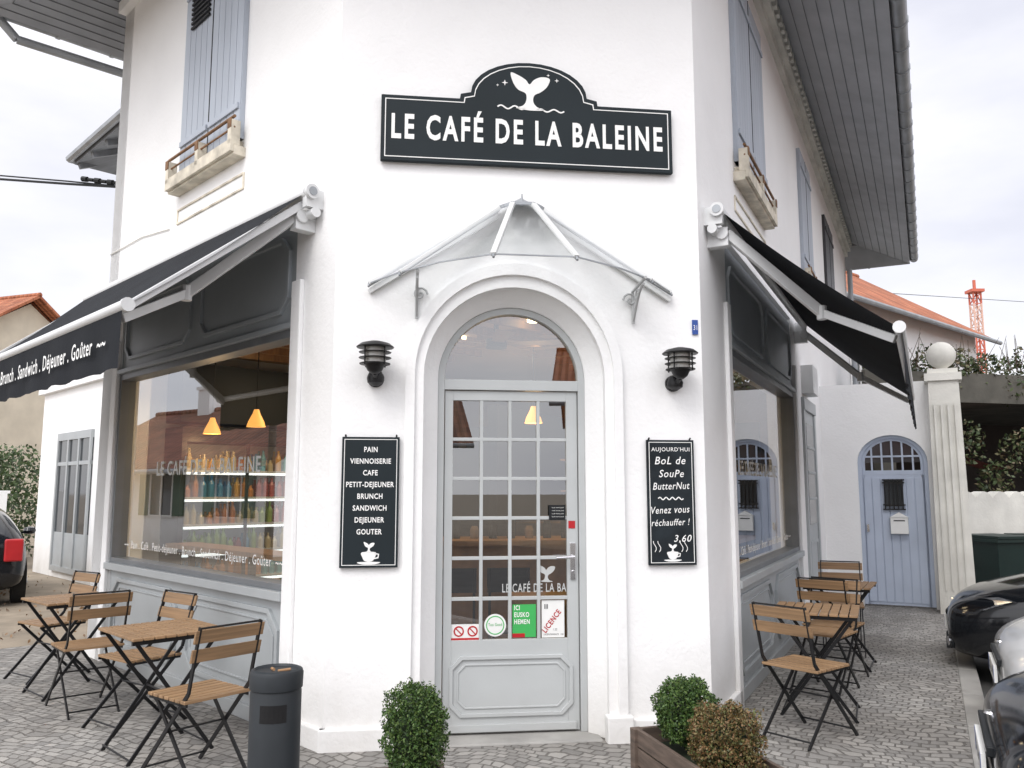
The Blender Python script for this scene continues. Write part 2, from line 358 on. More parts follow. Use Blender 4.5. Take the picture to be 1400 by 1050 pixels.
facade(LF,LE,LT0,LT1,'left'); facade(RF,RE,RT0,RT1,'right')
Lend=LF((LE,0,0)); Rend=RF((RE,0,0))
B1=Lend-Vector((*LN,0))*6.5; B2=Rend-Vector((*RN,0))*6.0
b=MB()
def wallseg(p,q,z0,z1,th=.2):
    d=(q-p).normalized(); n=Vector((-d.y,d.x,0))*th
    b.hprism([(p.x,p.y),(q.x,q.y),((q+n*-1).x,(q+n*-1).y),((p+n*-1).x,(p+n*-1).y)],z0,z1)
wallseg(Lend,B1,-.15,6.9,.25); wallseg(B1,B2,-.15,6.9,.25); wallseg(B2,Rend,-.15,6.9,.25)
b.build('rear_walls',white,cafe)
W=[Vector((L0[0],L0[1],0)),Lend,B1,B2,Rend,Vector((R0[0],R0[1],0))]
def offset(P,ds):
    n=len(P);out=[]
    for i in range(n):
        a0,b0,c0=P[i-1],P[i],P[(i+1)%n]
        def nl(p,q):
            d=(q-p).normalized(); return Vector((-d.y,d.x,0))
        n1=nl(a0,b0);n2=nl(b0,c0); d1=ds[i-1];d2=ds[i]
        det=n1.x*n2.y-n1.y*n2.x; r1=b0.dot(n1)+d1;r2=b0.dot(n2)+d2
        out.append(Vector(((r1*n2.y-n1.y*r2)/det,(n1.x*r2-r1*n2.x)/det,0)))
    return out
area=sum(W[i].x*W[(i+1)%6].y-W[(i+1)%6].x*W[i].y for i in range(6))
sgn=-1 if area>0 else 1
ds=[1.25*sgn,.50*sgn,.75*sgn,.5*sgn,1.25*sgn,1.25*sgn]
Eo=offset(W,ds)
b=MB();n=6
zE,zW=6.38,6.92
Z=lambda p,z:(p.x,p.y,z)
for i in range(n):
    j=(i+1)%n
    b.add([Z(W[i],zW),Z(W[j],zW),Z(Eo[j],zE),Z(Eo[i],zE)],[(0,1,2,3)],0)
    b.add([Z(Eo[i],zE),Z(Eo[j],zE),Z(Eo[j],zE+.2),Z(Eo[i],zE+.2)],[(0,1,2,3)],0)
I=offset(W,[-3*sgn]*6)
for i in range(n):
    j=(i+1)%n; b.add([Z(Eo[i],zE+.2),Z(Eo[j],zE+.2),Z(I[j],8.6),Z(I[i],8.6)],[(0,1,2,3)],1)
b.add([Z(p,8.6) for p in I],[tuple(range(6))],1)
b.build('roof',[soffit,slate],cafe,recalc=False)
b=MB()
for i in (0,1,4,5):
    j=(i+1)%n
    for k in range(1,9):
        s=k/9; p=W[i].lerp(Eo[i],s);q=W[j].lerp(Eo[j],s); z=zW+(zE-zW)*s-.004
        b.bar(Z(p,z),Z(q,z),.008,.010,0)
b.build('soffit_battens',MAT('soffit_joint',(.20,.21,.22),.7),cafe)
b=MB()
for i in (0,1,3,4,5):
    j=(i+1)%n; g=Vector(Z(Eo[i],zE+.10)); h=Vector(Z(Eo[j],zE+.10)); d=(h-g).normalized(); o=Vector((d.y,-d.x,0))*(.08 if sgn<0 else -.08)
    b.cyl(g+o,h+o,.085,0,12)
    L=(h-g).length
    for k in range(int(L/.55)): q=g+o+d*(.2+k*.55); b.cyl(q,q+d*.035,.095,0,12)
b.build('gutters',zinc,cafe,smooth=True)
b=MB(RF)
b.box((0,0,6.55),(RE,.06,6.66)); b.box((0,0,6.66),(RE,.12,6.74))
k=.1
while k<RE: b.box((k,.0,6.74),(k+.09,.16,6.83)); k+=.18
b.build('cornice',stucco,cafe)
b=MB(LF); b.box((0,0,6.60),(LE,.08,6.72)); b.build('left_cornice',white,cafe)
b=MB()
p=LF((LE+.30,-.25,0)); g=Eo[1]
b.path([(g.x+.05,g.y+.2,zE+.05),(g.x+.22,g.y+.32,zE-.16),(p.x-.05,p.y,zE-.26),(p.x+.12,p.y+.15,zE-.30)],.045,0,10)
q=RF((RE-.3,.1,0)); b.path([(q.x,q.y,6.2),(q.x,q.y,0)],.05,0,10)
b.build('downpipes',zinc,cafe,smooth=True)
b=MB(LF)
b.box((LE+.26,-5.5,3.8),(8.0,-1.9,6.9),0)
b.add([(LE+.3,-.9,6.55),(8.9,-.9,6.55),(8.9,-5.6,6.55),(8.0,-1.9,7.0),(LE+.3,-1.9,7.0),(8.0,-5.6,7.0)],[(0,1,3,4),(1,2,5,3)],1)
b.add([(LE+.3,-.9,6.55),(8.9,-.9,6.55),(8.9,-.9,6.72),(LE+.3,-.9,6.72),(8.9,-5.6,6.55),(8.9,-5.6,6.72)],[(0,1,2,3),(1,4,5,2)],1)
b.add([(LE+.3,-.9,6.72),(8.9,-.9,6.72),(8.9,-5.6,6.72),(LE+.3,-3.2,8.2),(6.5,-3.2,8.2)],[(0,1,4,3),(1,2,4)],2)
b.cyl((LE+.3,-.84,6.64),(8.96,-.84,6.64),.06,3,8); b.cyl((8.96,-.84,6.64),(8.96,-5.6,6.64),.06,3,8)
for k in range(8): b.bar((LE+.4+k*.6,-.95,6.53),(LE+.4+k*.6,-1.9,6.95),.07,.10,1)
b.build('rear_wing',[white,soffd,slate,zinc],cafe,recalc=False)
def shutter(F,t0,t1,z0,z1,name,mat=shut,louv=None):
    b=MB(F); n=int((t1-t0)/.11)
    w=(t1-t0)/n
    for i in range(n): b.box((t0+i*w+.004,.0,z0),(t0+(i+1)*w-.004,.045,z1))
    b.box((t0-.0,.0,z0),(t1,.036,z1),0)
    for zz in (z0+.25,z1-.25):
        b.box((t0+.02,.045,zz),((t0+t1)/2-.02,.062,zz+.05)); b.box(((t0+t1)/2+.02,.045,zz),(t1-.02,.062,zz+.05))
    b.box(((t0+t1)/2-.006,.03,z0),((t0+t1)/2+.006,.05,z1),1)
    if louv:
        x0=t0+.62
        for k in range(7): b.box((x0,.05,louv+k*.045),(x0+.36,.070,louv+.02+k*.045),1)
    return b.build(name,[mat,blackmetal],cafe,bevel=.003)
shutter(LF,1.38,2.52,4.32,6.2,'left_shutters',louv=5.62)
shutter(RF,1.35,2.75,4.35,6.2,'right_shutters')
shutter(RF,5.6,6.7,4.35,6.1,'right_shutters_mid')
shutter(RF,8.6,9.9,4.35,6.1,'right_shutters_far',MAT('dark_shutter',(.04,.04,.045),.5))
def sillbox(F,t0,t1,name,z=.38):
    b=MB(F)
    b.box((t0,.0,3.78+z),(t1,.10,3.86+z)); b.box((t0+.05,.0,3.86+z),(t1-.05,.08,3.92+z))
    b.box((t0,.10,3.80+z),(t1,.13,3.90+z),0)
    for tt in(t0+.03,(t0+t1)/2,t1-.03):
        b.box((tt-.028,.05,3.86+z),(tt+.028,.13,4.06+z),0); b.box((tt-.03,.125,3.99+z),(tt+.03,.135,4.07+z),1)
    b.cyl((t0,.10,4.09+z),(t1,.10,4.09+z),.013,1,8); b.cyl((t0,.10,4.0+z),(t1,.10,4.0+z),.009,1,8)
    b.ring(rect(t0+.0,t1-.0,3.52+z,3.66+z),rect(t0+.0,t1-.0,3.52+z,3.66+z,.018),0,.012,0)
    b.build(name,[MAT(name+'_stained',(.62,.57,.47),.85,.3,7,.3,30),rust],cafe,bevel=.004)
sillbox(LF,1.34,2.60,'left_window_sill'); sillbox(RF,1.3,2.8,'right_window_sill'); sillbox(RF,5.55,6.75,'right_window_sill_mid')
b=MB(LF); b.path([(2.75,.010,3.90),(3.4,.010,3.97),(LE,.010,3.97)],.005); b.build('facade_cable',stucco,cafe)
b=MB(RF)
b.box((5.0,-.02,0),(5.12,.03,2.55)); b.box((6.02,-.02,0),(6.14,.03,2.55)); b.box((5.0,-.02,2.55),(6.14,.04,2.70))
b.box((5.12,-.01,0),(6.02,.01,2.55)); b.ring(rect(5.2,5.94,.15,.95),rect(5.2,5.94,.15,.95,.04),0,.025)
b.box((5.24,.0,1.15),(5.9,.018,2.4),1)
for z in(1.45,1.77,2.08): b.box((5.2,.018,z),(5.94,.03,z+.03))
b.box((5.1,.0,2.75),(5.6,.14,3.10),2)
b.build('side_door',[trim,darkglass,alu],cafe,bevel=.004)

# ------------------------------------------------------------------ entrance door
door=empty('entrance_door')
b=MB(CF); D0=-.19
b.ring(legs(.50,2.31,1,0.012),legs(.455,2.31,1,0.012),D0-.05,D0+.02,closed=False)
b.box((DC-.455,D0-.05,2.24),(DC+.455,D0+.02,2.31))
b.build('frame',doorp,door,bevel=.003)
b=MB(CF); dl,dr=DC-.45,DC+.45; y0,y1=D0-.04,D0+.0
b.box((dl,y0,.02),(dl+.055,y1,2.235)); b.box((dr-.075,y0,.02),(dr,y1,2.235)); gl,gr=dl+.055,dr-.075
gb,gt=.60,2.17
b.box((gl,y0,gt),(gr,y1,2.235)); b.box((gl,y0,.02),(gr,y1,gb))
for i in range(1,4):
    x=gl+(gr-gl)*i/4; b.box((x-.011,y0+.005,gb),(x+.011,y1-.002,gt))
for i in range(1,6):
    z=gb+(gt-gb)*i/6; b.box((gl,y0+.007,z-.011),(gr,y1-.004,z+.011))
b.ring(octo(gl-.01,gr+.03,.12,.50,.07),octo(gl-.01,gr+.03,.12,.50,.07,.022),y1-.01,y1+.014)
b.ring(octo(gl-.01,gr+.03,.12,.50,.07,.05),octo(gl-.01,gr+.03,.12,.50,.07,.06),y1-.01,y1+.007)
b.box((gl-.03,y1-.01,.03),(gr+.05,y1+.02,.075))
b.build('leaf',doorp,door,bevel=.002)
b=MB(CF); yg=y0+.020; b.add([(gl,yg,gb),(gr,yg,gb),(gr,yg,gt),(gl,yg,gt)],[(0,1,2,3)])
ar=archpts(.455,2.31); b.add([(p[0],yg,p[1]) for p in ar],[tuple(range(len(ar)))]); b.build('glass',doorglass,door,recalc=False)
b=MB(CF); hx=dr-.038
b.box((hx-.018,y1,.98),(hx+.018,y1+.012,1.22)); b.cyl((hx,y1,1.13),(hx,y1+.06,1.13),.010); b.cyl((hx+.005,y1+.055,1.13),(hx-.12,y1+.055,1.125),.010); b.cyl((hx,y1+.012,1.03),(hx,y1+.02,1.03),.012)
b.build('handle',chrome,door,bevel=.002)
def pane(c,r): return gl+(gr-gl)*c/4, gl+(gr-gl)*(c+1)/4, gb+(gt-gb)*r/6
def decal(t0,t1,z0,z1,mats,name,d=y0+.024,f=CF):
    b=MB(f); b.box((t0,d,z0),(t1,d+.002,z1)); return b.build(name,mats,door)
p=pane(3,0); decal(p[0]+.02,p[1]-.02,.605,.845,paper,'licence_sticker')
text('III',CF,1,p[0]+.05,.79,y0+.028,black,door,'licence_iii',caph=.03,cond=.7,bold=.02)
text('LICENCE',CF,1,p[0]+.10,.70,y0+.028,red,door,'licence_word',w=.17,caph=.035,bold=.02,rot=rad(52))
text('1.22',CF,1,p[0]+.11,.65,y0+.028,black,door,'licence_txt',caph=.014); text('LICENTEMENTS  100',CF,1,p[0]+.10,.62,y0+.028,black,door,'licence_txt2',w=.13,caph=.010)
p=pane(2,0); decal(p[0]+.018,p[1]-.018,.61,.82,green,'green_sticker')
for i,wd in enumerate(['ICI','EUSKO','HEMEN']): text(wd,CF,1,p[0]+.03,.785-i*.045,y0+.028,letter,door,'green_word',caph=.030,cond=.7,bold=.02,align='L')
decal(p[0]+.018,p[0]+.10,.61,.635,red,'green_sticker_foot',y0+.027)
p=pane(1,0); b=MB(CF); b.prism([((p[0]+p[1])/2+.072*math.cos(x*math.pi/14),.69+.072*math.sin(x*math.pi/14)) for x in range(28)],y0+.024,y0+.026); b.build('round_sticker',paper,door)
b=MB(CF); c_=(p[0]+p[1])/2
A=[(c_+.06*math.cos(x*math.pi/14),.69+.06*math.sin(x*math.pi/14)) for x in range(28)];B=[(c_+.054*math.cos(x*math.pi/14),.69+.054*math.sin(x*math.pi/14)) for x in range(28)]
b.ring(A,B,y0+.026,y0+.0275); b.build('round_sticker_ring',green,door); text('Too Good',CF,1,c_,.685,y0+.028,green,door,'round_sticker_text',w=.09,caph=.02)
p=pane(0,0); decal(p[0]+.0,p[1]-.01,.60,.70,paper,'no_smoking_sticker')
b=MB(CF)
for c_ in (p[0]+.05,p[0]+.14):
    A=[(c_+.034*math.cos(x*math.pi/10),.655+.034*math.sin(x*math.pi/10)) for x in range(20)];B=[(c_+.025*math.cos(x*math.pi/10),.655+.025*math.sin(x*math.pi/10)) for x in range(20)]
    b.ring(A,B,y0+.026,y0+.028); stroke(b,[(c_-.022,.677),(c_+.022,.633)],.007,y0+.0265)
b.box((p[0]+.0,y0+.0262,.60),(p[1]-.01,y0+.0275,.613))
b.build('no_smoking_symbols',red,door)
p=pane(3,3); decal(p[0]+.07,p[1]-.01,1.37,1.47,black,'hours_plate',y1+.001)
for i in range(4): text('lundi mardi jeudi',CF,1,p[0]+.13,1.45-i*.02,y1+.005,letter,door,'hours_text',w=.08,caph=.007)
decal(dr-.065,dr-.02,1.315,1.365,red,'push_sticker',y1+.001)
text('LE CAFÉ DE LA BA',CF,1,gr-.005,.90,y0+.026,vinyl,door,'door_lettering',w=.43,caph=.055,bold=.01,align='R')
tail(CF,1,gr-.14,1.02,y0+.025,.11,vinyl,door,'door_whale')

# ------------------------------------------------------------------ sign
sign=empty('cafe_sign'); sc=.115
def signout(i):
    P=[(sc-1+i,3.74+i),(sc+1-i,3.74+i),(sc+1-i,4.20-i),(sc+.475-i,4.20-i),(sc+.47-i,4.235-i),(sc+.40-i*.8,4.25-i)]
    for k in range(1,16):
        x=math.pi*k/16; P.append((sc+(.40-i*.8)*math.cos(x),4.25-i+.235*math.sin(x)))
    P+=[(sc-.40+i*.8,4.25-i),(sc-.47+i,4.235-i),(sc-.475+i,4.20-i),(sc-1+i,4.20-i)]
    return P
b=MB(CF); b.prism(signout(0),.01,.045); b.build('board',signm,sign,bevel=.004)
b=MB(CF); b.ring(signout(.026),signout(.032),.044,.047); b.build('border',letter,sign)
text('LE CAFÉ DE LA BALEINE',CF,1,sc,3.90,.048,letter,sign,'lettering',w=1.86,caph=.165,bold=.030,space=1.28)
tail(CF,1,sc,4.275,.046,.26,letter,sign)
b=MB(CF); stroke(b,wave(sc-.22,sc-.03,4.155,.012,2),.010,.046); stroke(b,wave(sc+.05,sc+.24,4.145,.010,2),.010,.046)
for (x,z,s) in((-.17,4.33,.022),(.19,4.365,.016),(.13,4.40,.012),(-.22,4.31,.010)):
    b.prism([(sc+x+s*q*math.cos(k*math.pi/4),z+s*q*math.sin(k*math.pi/4)) for k,q in enumerate([1,.3]*4)],.046,.048)
b.build('waves_and_stars',letter,sign)

# ------------------------------------------------------------------ menu boards
def board(name,t0,t1,z0,z1,m):
    e=empty(name); b=MB(CF); b.box((t0,.008,z0),(t1,.028,z1),0); b.build('panel',m,e,bevel=.002)
    b=MB(CF); b.ring(rect(t0,t1,z0,z1,.014),rect(t0,t1,z0,z1,.018),.027,.030); b.build('border',letter,e)
    b=MB(CF)
    for x in(t0+.02,t1-.02): b.cyl((x,.0,z1-.0),(x,.02,z1+.012),.006)
    b.build('hooks',blackmetal,e)
    return e
def cup(e,c,z,s,d):
    b=MB(CF); b.prism([(c+x*s,z+y*s) for x,y in crom([(-.5,.35),(.5,.35),(.46,0),(.25,-.3),(-.25,-.3),(-.46,0)],3)],d,d+.002)
    stroke(b,[(c+.45*s+.0,z+.25*s),(c+.72*s,z+.2*s),(c+.68*s,z-.05*s),(c+.40*s,z-.1*s)],.1*s,d)
    b.prism([(c+x*s,z+y*s) for x,y in crom([(-.8,-.36),(.8,-.36),(.45,-.52),(-.45,-.52)],3)],d,d+.002); b.build('cup',letter,e)
    tail(CF,1,c,z+.72*s,d,.75*s,letter,e,'cup_whale')
mb=board('menu_board',-1.085,-.725,1.09,1.905,signm); mc=(-1.085-.725)/2
for i,wd in enumerate(['PAIN','VIENNOISERIE','CAFE','PETIT-DEJEUNER','BRUNCH','SANDWICH','DEJEUNER','GOUTER']):
    text(wd,CF,1,mc,1.81-i*.0735,.030,letter,mb,'menu_line',caph=.032,cond=.80,bold=.022)
cup(mb,mc,1.155,.085,.028)
kb=board('chalkboard',.893,1.215,1.085,1.90,chalk); kc=(.893+1.215)/2
text("AUJOURD'HUI",CF,1,kc,1.825,.030,letter,kb,'heading',w=.26,caph=.026,bold=.005)
for s,w,z,h in (('BoL de',.21,1.74,.050),('SouPe',.17,1.655,.048),('ButterNut',.25,1.575,.046),('Venez vous',.26,1.42,.046),('réchauffer !',.26,1.34,.042),('3,60',.12,1.235,.044)):
    text(s,CF,1,kc+(.07 if s=='3,60' else random.uniform(-.01,.01)),z,.030,letter,kb,'chalk_line',w=w,caph=h,bold=.006,shear=.25,rot=random.uniform(.0,.07))
b=MB(CF); stroke(b,wave(kc-.09,kc+.08,1.515,.008,4),.007,.029)
for x in(-.12,-.09,.06,.09): stroke(b,[(kc+x+ (0.01*math.sin(k)),1.17+k*.014) for k in range(6)],.004,.029)
b.build('squiggle',letter,kb); cup(kb,kc,1.145,.07,.028)

# ------------------------------------------------------------------ wall lanterns
lgl=MAT('lantern_glass',(.5,.5,.47),.2,.05)
def lantern(t,z):
    e=empty('wall_lantern'); b=MB(lambda p:CF((t+p[0],p[1],z+p[2])))
    c=(0,.17,0)
    b.cyl((0,.0,-.08),(0,.03,-.08),.055,0,20); b.lathe((0,.05,-.08),[(.02,-.05),(.05,-.03),(.055,0),(.04,.04),(.02,.05)],0,16)
    b.path([(0,.03,-.08),(0,.10,-.08),(0,.15,-.06),c],.016,0,10)
    b.lathe(c,[(.115,.095),(.118,.10),(.09,.122),(.03,.138),(.005,.142)],0,24)
    b.lathe(c,[(.10,.064),(.102,.067),(.07,.072)],0,24); b.lathe(c,[(.10,.029),(.102,.032),(.07,.037)],0,24); b.lathe(c,[(.095,-.01),(.097,-.004),(.065,.002)],0,24)
    for k in range(4):
        x=math.pi/4+k*math.pi/2; b.cyl((.085*math.cos(x),.17+.085*math.sin(x),-.02),(.085*math.cos(x),.17+.085*math.sin(x),.10),.005,0,6)
    b.lathe(c,[(.02,-.07),(.045,-.05),(.06,-.02),(.07,-.01)],0,20)
    b.lathe(c,[(.065,-.01),(.065,.10)],1,16)
    b.build('body',[blackmetal,lgl],e,smooth=True)
lantern(-.885,2.36); lantern(1.09,2.36)
hp=empty('house_number_plate'); b=MB(CF); b.box((1.235,.004,2.62),(1.275,.012,2.72)); b.build('plate',bluep,hp); text('31',CF,1,1.255,2.65,.014,letter,hp,'digits',w=.025,caph=.035)

# ------------------------------------------------------------------ glass canopy
can=empty('glass_door_canopy')
cz=.06
base=[(-1.0,.04,2.90),(-.80,.27,2.92),(-.56,.46,2.94),(-.25,.64,2.95),(.25,.64,2.95),(.56,.46,2.94),(.82,.27,2.92),(1.02,.04,2.90)]
tops=[(-.16,.02,3.43),(-.15,.05,3.44),(-.12,.09,3.44),(-.07,.12,3.45),(.07,.12,3.45),(.12,.09,3.44),(.15,.05,3.44),(.16,.02,3.43)]
sh=lambda p:(p[0]+cz,p[1],p[2])
b=MB(CF)
for i in range(7): b.add([sh(base[i]),sh(base[i+1]),sh(tops[i+1]),sh(tops[i])],[(0,1,2,3)])
b.build('panes',canglass,can,recalc=False)
b=MB(CF)
for i in (0,1,3,4,6,7): b.bar(sh(base[i]),sh(tops[i]),.034,.026)
for i in (0,7):
    p=base[i];q=tops[i]; b.bar((p[0]+cz,.02,p[2]-.05),(q[0]+cz,.02,q[2]-.04),.03,.03)
b.build('ribs',MAT('canopy_white',(.70,.71,.70),.4,.06),can,bevel=.003)
b=MB(CF)
for p,q in zip(base[:-1],base[1:]): b.bar(sh(p),sh(q),.008,.008)
for i in(0,1,3,4,6,7): b.cyl(sh(base[i]),(base[i][0]+cz,base[i][1]+.02,base[i][2]-.025),.008,0,6)
for i in (0,1,3,4,6,7):
    p,q=sh(base[i]),sh(tops[i]); b.bar((p[0],p[1],p[2]-.017),(q[0],q[1],q[2]-.017),.010,.008)
b.build('rim',zinc,can)
b=MB(CF); b.add([sh(p) for p in tops]+[(cz,.01,3.53)],[(i,i+1,8) for i in range(7)]); b.cyl((cz,.06,3.46),(cz,.06,3.54),.012,0,8,r2=.004)
for p,q in zip(tops[:-1],tops[1:]): b.bar((p[0]+cz,p[1],p[2]+.005),(q[0]+cz,q[1],q[2]+.005),.012,.02)
b.build('cap',zinc,can)
b=MB(CF)
for c,sg in((-.63,1),(.82,-1)):
    b.path([(c,.02,2.68),(c,.02,2.90)],.011); b.path([(c,.02,2.90),(c,.34,2.92)],.010)
    P=[(c,.03+.26*(k/10),2.70+.19*math.sin(k/10*1.57)) for k in range(11)]; b.path(P,.009)
    P=[(c,.13+.045*(1-k/16)*math.cos(k*.6)+.0,2.85+.045*(1-k/16)*math.sin(k*.6)) for k in range(16)]; b.path(P,.007)
    P=[(c+sg*(.02+.05*(1-k/16)*math.cos(k*.6)),.03,2.84+.05*(1-k/16)*math.sin(k*.6)) for k in range(16)]; b.path(P,.007)
b.build('scroll_brackets',MAT('bracket_grey',(.42,.43,.43),.4),can)

# ------------------------------------------------------------------ awnings
def awning(F,ta,tb,sg,txt,rail):
    e=empty('shop_awning'); zt,zf,dd=3.54,2.60,1.22
    b=MB(F); n=14
    sag=lambda u:.035*math.sin(math.pi*u)
    for i in range(n):
        u0=i/n;u1=(i+1)/n
        P=[(ta,.12+(dd-.12)*u0,zt-(zt-zf)*u0-sag(u0)),(tb,.12+(dd-.12)*u0,zt-(zt-zf)*u0-sag(u0)),(tb,.12+(dd-.12)*u1,zt-(zt-zf)*u1-sag(u1)),(ta,.12+(dd-.12)*u1,zt-(zt-zf)*u1-sag(u1))]
        b.add(P,[(0,1,2,3)])
    b.build('fabric',fabric,e,recalc=False)
    b=MB(F); m=60; vs=[];fs=[]
    for i in range(m+1):
        t=ta+(tb-ta)*i/m; w=.012*math.sin(i*.9)
        vs+=[(t,dd+.015,zf-.03),(t,dd+.02+w,zf-.36+.006*math.sin(i*1.3))]
    for i in range(m): fs.append((2*i,2*i+1,2*i+3,2*i+2))
    b.add(vs,fs); b.build('valance',fabric,e,recalc=False,smooth=True)
    b=MB(F)
    b.cyl((ta-.03,.10,zt+.0),(tb+.03,.10,zt+.0),.045,0,16); b.box((ta-.05,.0,zt-.10),(ta+.0,.13,zt+.03)); b.box((tb-.0,.0,zt-.10),(tb+.05,.13,zt+.03))
    b.cyl((ta-.08,.10,zt+.0),(ta-.05,.10,zt+.0),.05,0,16); b.cyl((ta-.085,.10,zt+.0),(ta-.08,.10,zt+.0),.03,1,16); b.cyl((ta-.06,.06,zt-.13),(ta+.02,.06,zt-.13),.035,0,14)
    b.cyl((ta-.03,dd,zf),(tb+.03,dd,zf),.034,0,14); b.cyl((ta-.045,dd,zf),(ta-.02,dd,zf),.040,0,14)
    b.build('cassette_and_front_bar',[alu,zinc],e,smooth=True)
    b=MB(F)
    for s,t in((1,ta+.08),(-1,tb-.10)):
        sh_=(t,.13,zt-.14); el=(t+s*.30,.72,zt-.72); fr=(t+s*.05,dd-.03,zf-.05)
        b.bar(sh_,el,.045,.07); b.bar(el,fr,.035,.055); b.cyl((el[0],el[1],el[2]-.05),(el[0],el[1],el[2]+.05),.035,0,12)
        if rail: b.bar((t-.05,.10,zt-.06),(t-.05,dd-.02,zf+.0),.02,.05)
        b.box((t-.04,.0,zt-.24),(t+.04,.15,zt-.10)); b.cyl((t-.06,.11,zt-.15),(t+.06,.11,zt-.15),.045,0,14)
    b.build('folding_arms',alu,e,bevel=.005)
    text(txt,F,sg,(ta+tb)/2,zf-.24,dd+.045,letter,e,'valance_lettering',w=(tb-ta)-.3,caph=.10,bold=.012)
TX='~~  Pain . Café . Petit-Déjeuner . Brunch . Sandwich . Déjeuner . Goûter  ~~'
awning(LF,.22,4.55,-1,TX,True); awning(RF,.22,4.75,1,TX,False)

for F,sg,t0,t1,nm in((LF,-1,LT0,LT1,'left'),(RF,1,RT0,RT1,'right')):
    c=(t0+t1)/2
    text('LE CAFÉ DE LA BALEINE',F,sg,c-.15 ,1.70,-.070,vinyl,cafe,nm+'_window_lettering',w=1.9,caph=.12,bold=.012)
    text('~~  Pain . Café . Petit-déjeuner . Brunch . Sandwich . Déjeuner . Goûter  ~~',F,sg,c,1.04,-.070,letter,cafe,nm+'_window_small_lettering',w=t1-t0-.35,caph=.07,bold=.006)

# ------------------------------------------------------------------ interior
b=MB()
P=[LF((.1,-.31,0)),LF((LE-.1,-.31,0)),LF((LE-.1,-3.6,0)),RF((6.0,-2.6,0)),RF((6.0,-.31,0)),RF((.1,-.31,0))]
pp=[(p.x,p.y) for p in P]
b.hprism(pp,-.05,.01,0); b.hprism(pp,3.0,3.05,1)
b.build('interior_floor_and_ceiling',[ifloor,ceil],cafe)
b=MB()
for i in(1,2,3): wallseg(P[i],P[i+1],.0,3.0,-.1)
b.build('interior_walls',orangew,cafe)
bm_=[MAT('bottle_%d'%i,c,.25,.1) for i,c in enumerate([(.50,.30,.05),(.42,.17,.04),(.05,.20,.36),(.08,.34,.40),(.22,.34,.07),(.32,.06,.05),(.45,.40,.25)])]
FR=lambda p:LF((4.02-p[1],-.62-p[0],p[2]))
b=MB(FR); x1=1.9
b.box((-.02,0,0),(x1+.02,.03,2.05),7); b.box((-.07,0,0),(-.02,.45,2.05),8); b.box((x1+.02,0,0),(x1+.07,.45,2.05),8); b.box((-.07,0,2.05),(x1+.07,.45,2.2),8)
for k in range(6):
    z=.42+k*.27; b.box((0,.03,z-.02),(x1,.42,z),7); b.box((0,.40,z-.045),(x1,.42,z-.022),9)
    x=.05; col=[3,2,4,0,1,6][k]
    while x<x1-.03:
        if random.random()<.30: col=random.randrange(7)
        h=random.choice([.12,.16,.18,.20,.22])
        for yy in(.34,.22): b.lathe((x+(.34-yy)*.1,yy,z+.001),[(.030,0),(.032,.02),(.032,h*.6),(.014,h*.8),(.013,h)],col,8)
        x+=random.uniform(.070,.095)
for xx in(.62,1.26): b.box((xx,.43,.15),(xx+.03,.45,2.05),8)
b.build('bottle_shelves',bm_+[MAT('shelf_white',(.5,.52,.52),.5),blackmetal,cool],cafe)
b=MB(LF)
b.box((.5,-.75,1.02),(3.6,-.45,1.06),0)
for tt in(.8,2.1,3.3): b.box((tt,-.62,0),(tt+.05,-.57,1.02),2)
b.box((3.5,-3.5,0),(4.0,-2.7,2.3),2); b.box((2.6,-3.3,1.9),(4.0,-3.2,2.7),2); b.box((1.2,-2.2,1.95),(2.9,-2.1,2.5),2)
b.box((3.62,-2.6,2.25),(4.0,-.55,2.85),2)
for k in range(8): b.box((.3+k*.45,-2.8,2.93),(.34+k*.45,-.5,3.0),0)
for tt in(1.0,1.9,2.7):
    b.cyl((tt,-1.0,0),(tt,-1.0,.7),.02,2); b.cyl((tt,-1.0,.7),(tt,-1.0,.74),.17,0,18)
b.build('window_counter_and_stools',[counter,orangew,black],cafe)
b=MB(CF)
b.box((-1.3,-3.2,0),(1.6,-2.6,1.05),2); b.box((-1.4,-3.25,1.05),(1.7,-2.5,1.10),2); b.box((-1.3,-4.3,1.4),(1.5,-4.2,2.3),1); b.box((-.4,-4.1,0),(.5,-3.7,2.0),1)
for k in range(3): b.box((-1.2,-4.2,1.2+k*.35),(1.5,-3.95,1.22+k*.35),2)
b.box((.15,-1.4,.72),(.8,-.9,.76),2); b.cyl((.5,-1.15,0),(.5,-1.15,.72),.03,1)
for x_ in(-.45,.0): # cafe chairs seen through the door
    b.box((x_,-1.7,.44),(x_+.36,-1.35,.47),1); b.box((x_,-1.72,.72),(x_+.36,-1.70,.92),1)
    for q_ in((x_+.02,-1.7,.92),(x_+.34,-1.7,.92),(x_+.02,-1.37,.44),(x_+.34,-1.37,.44)): b.cyl((q_[0],q_[1],0),q_,.012,1,6)
for i in range(14): b.lathe((-1.1+i*.18,-2.85,1.10),[(.04,0),(.045,.08+.1*((i*7)%3)/2),(.03,.12+.1*((i*7)%3)/2)],1 if i%3 else 0,8)
b.build('bar_counter',[orangew,black,counter],cafe)
b=MB(CF); b.cyl((.05,-1.5,2.82),(.05,-1.5,3.0),.02,0); b.cyl((.05,-1.5,2.76),(.05,-1.5,2.83),.09,0,18)
for k in range(5):
    a_=k*1.2566+.3; c_,s_=math.cos(a_),math.sin(a_)
    b.add([(.05+c_*.1-s_*.05,-1.5+s_*.1+c_*.05,2.80),(.05+c_*.1+s_*.05,-1.5+s_*.1-c_*.05,2.79),(.05+c_*.62+s_*.08,-1.5+s_*.62-c_*.08,2.78),(.05+c_*.62-s_*.08,-1.5+s_*.62+c_*.08,2.80)],[(0,1,2,3)],1)
b.build('ceiling_fan',[blackmetal,counter],cafe,recalc=False)
b=MB(RF)
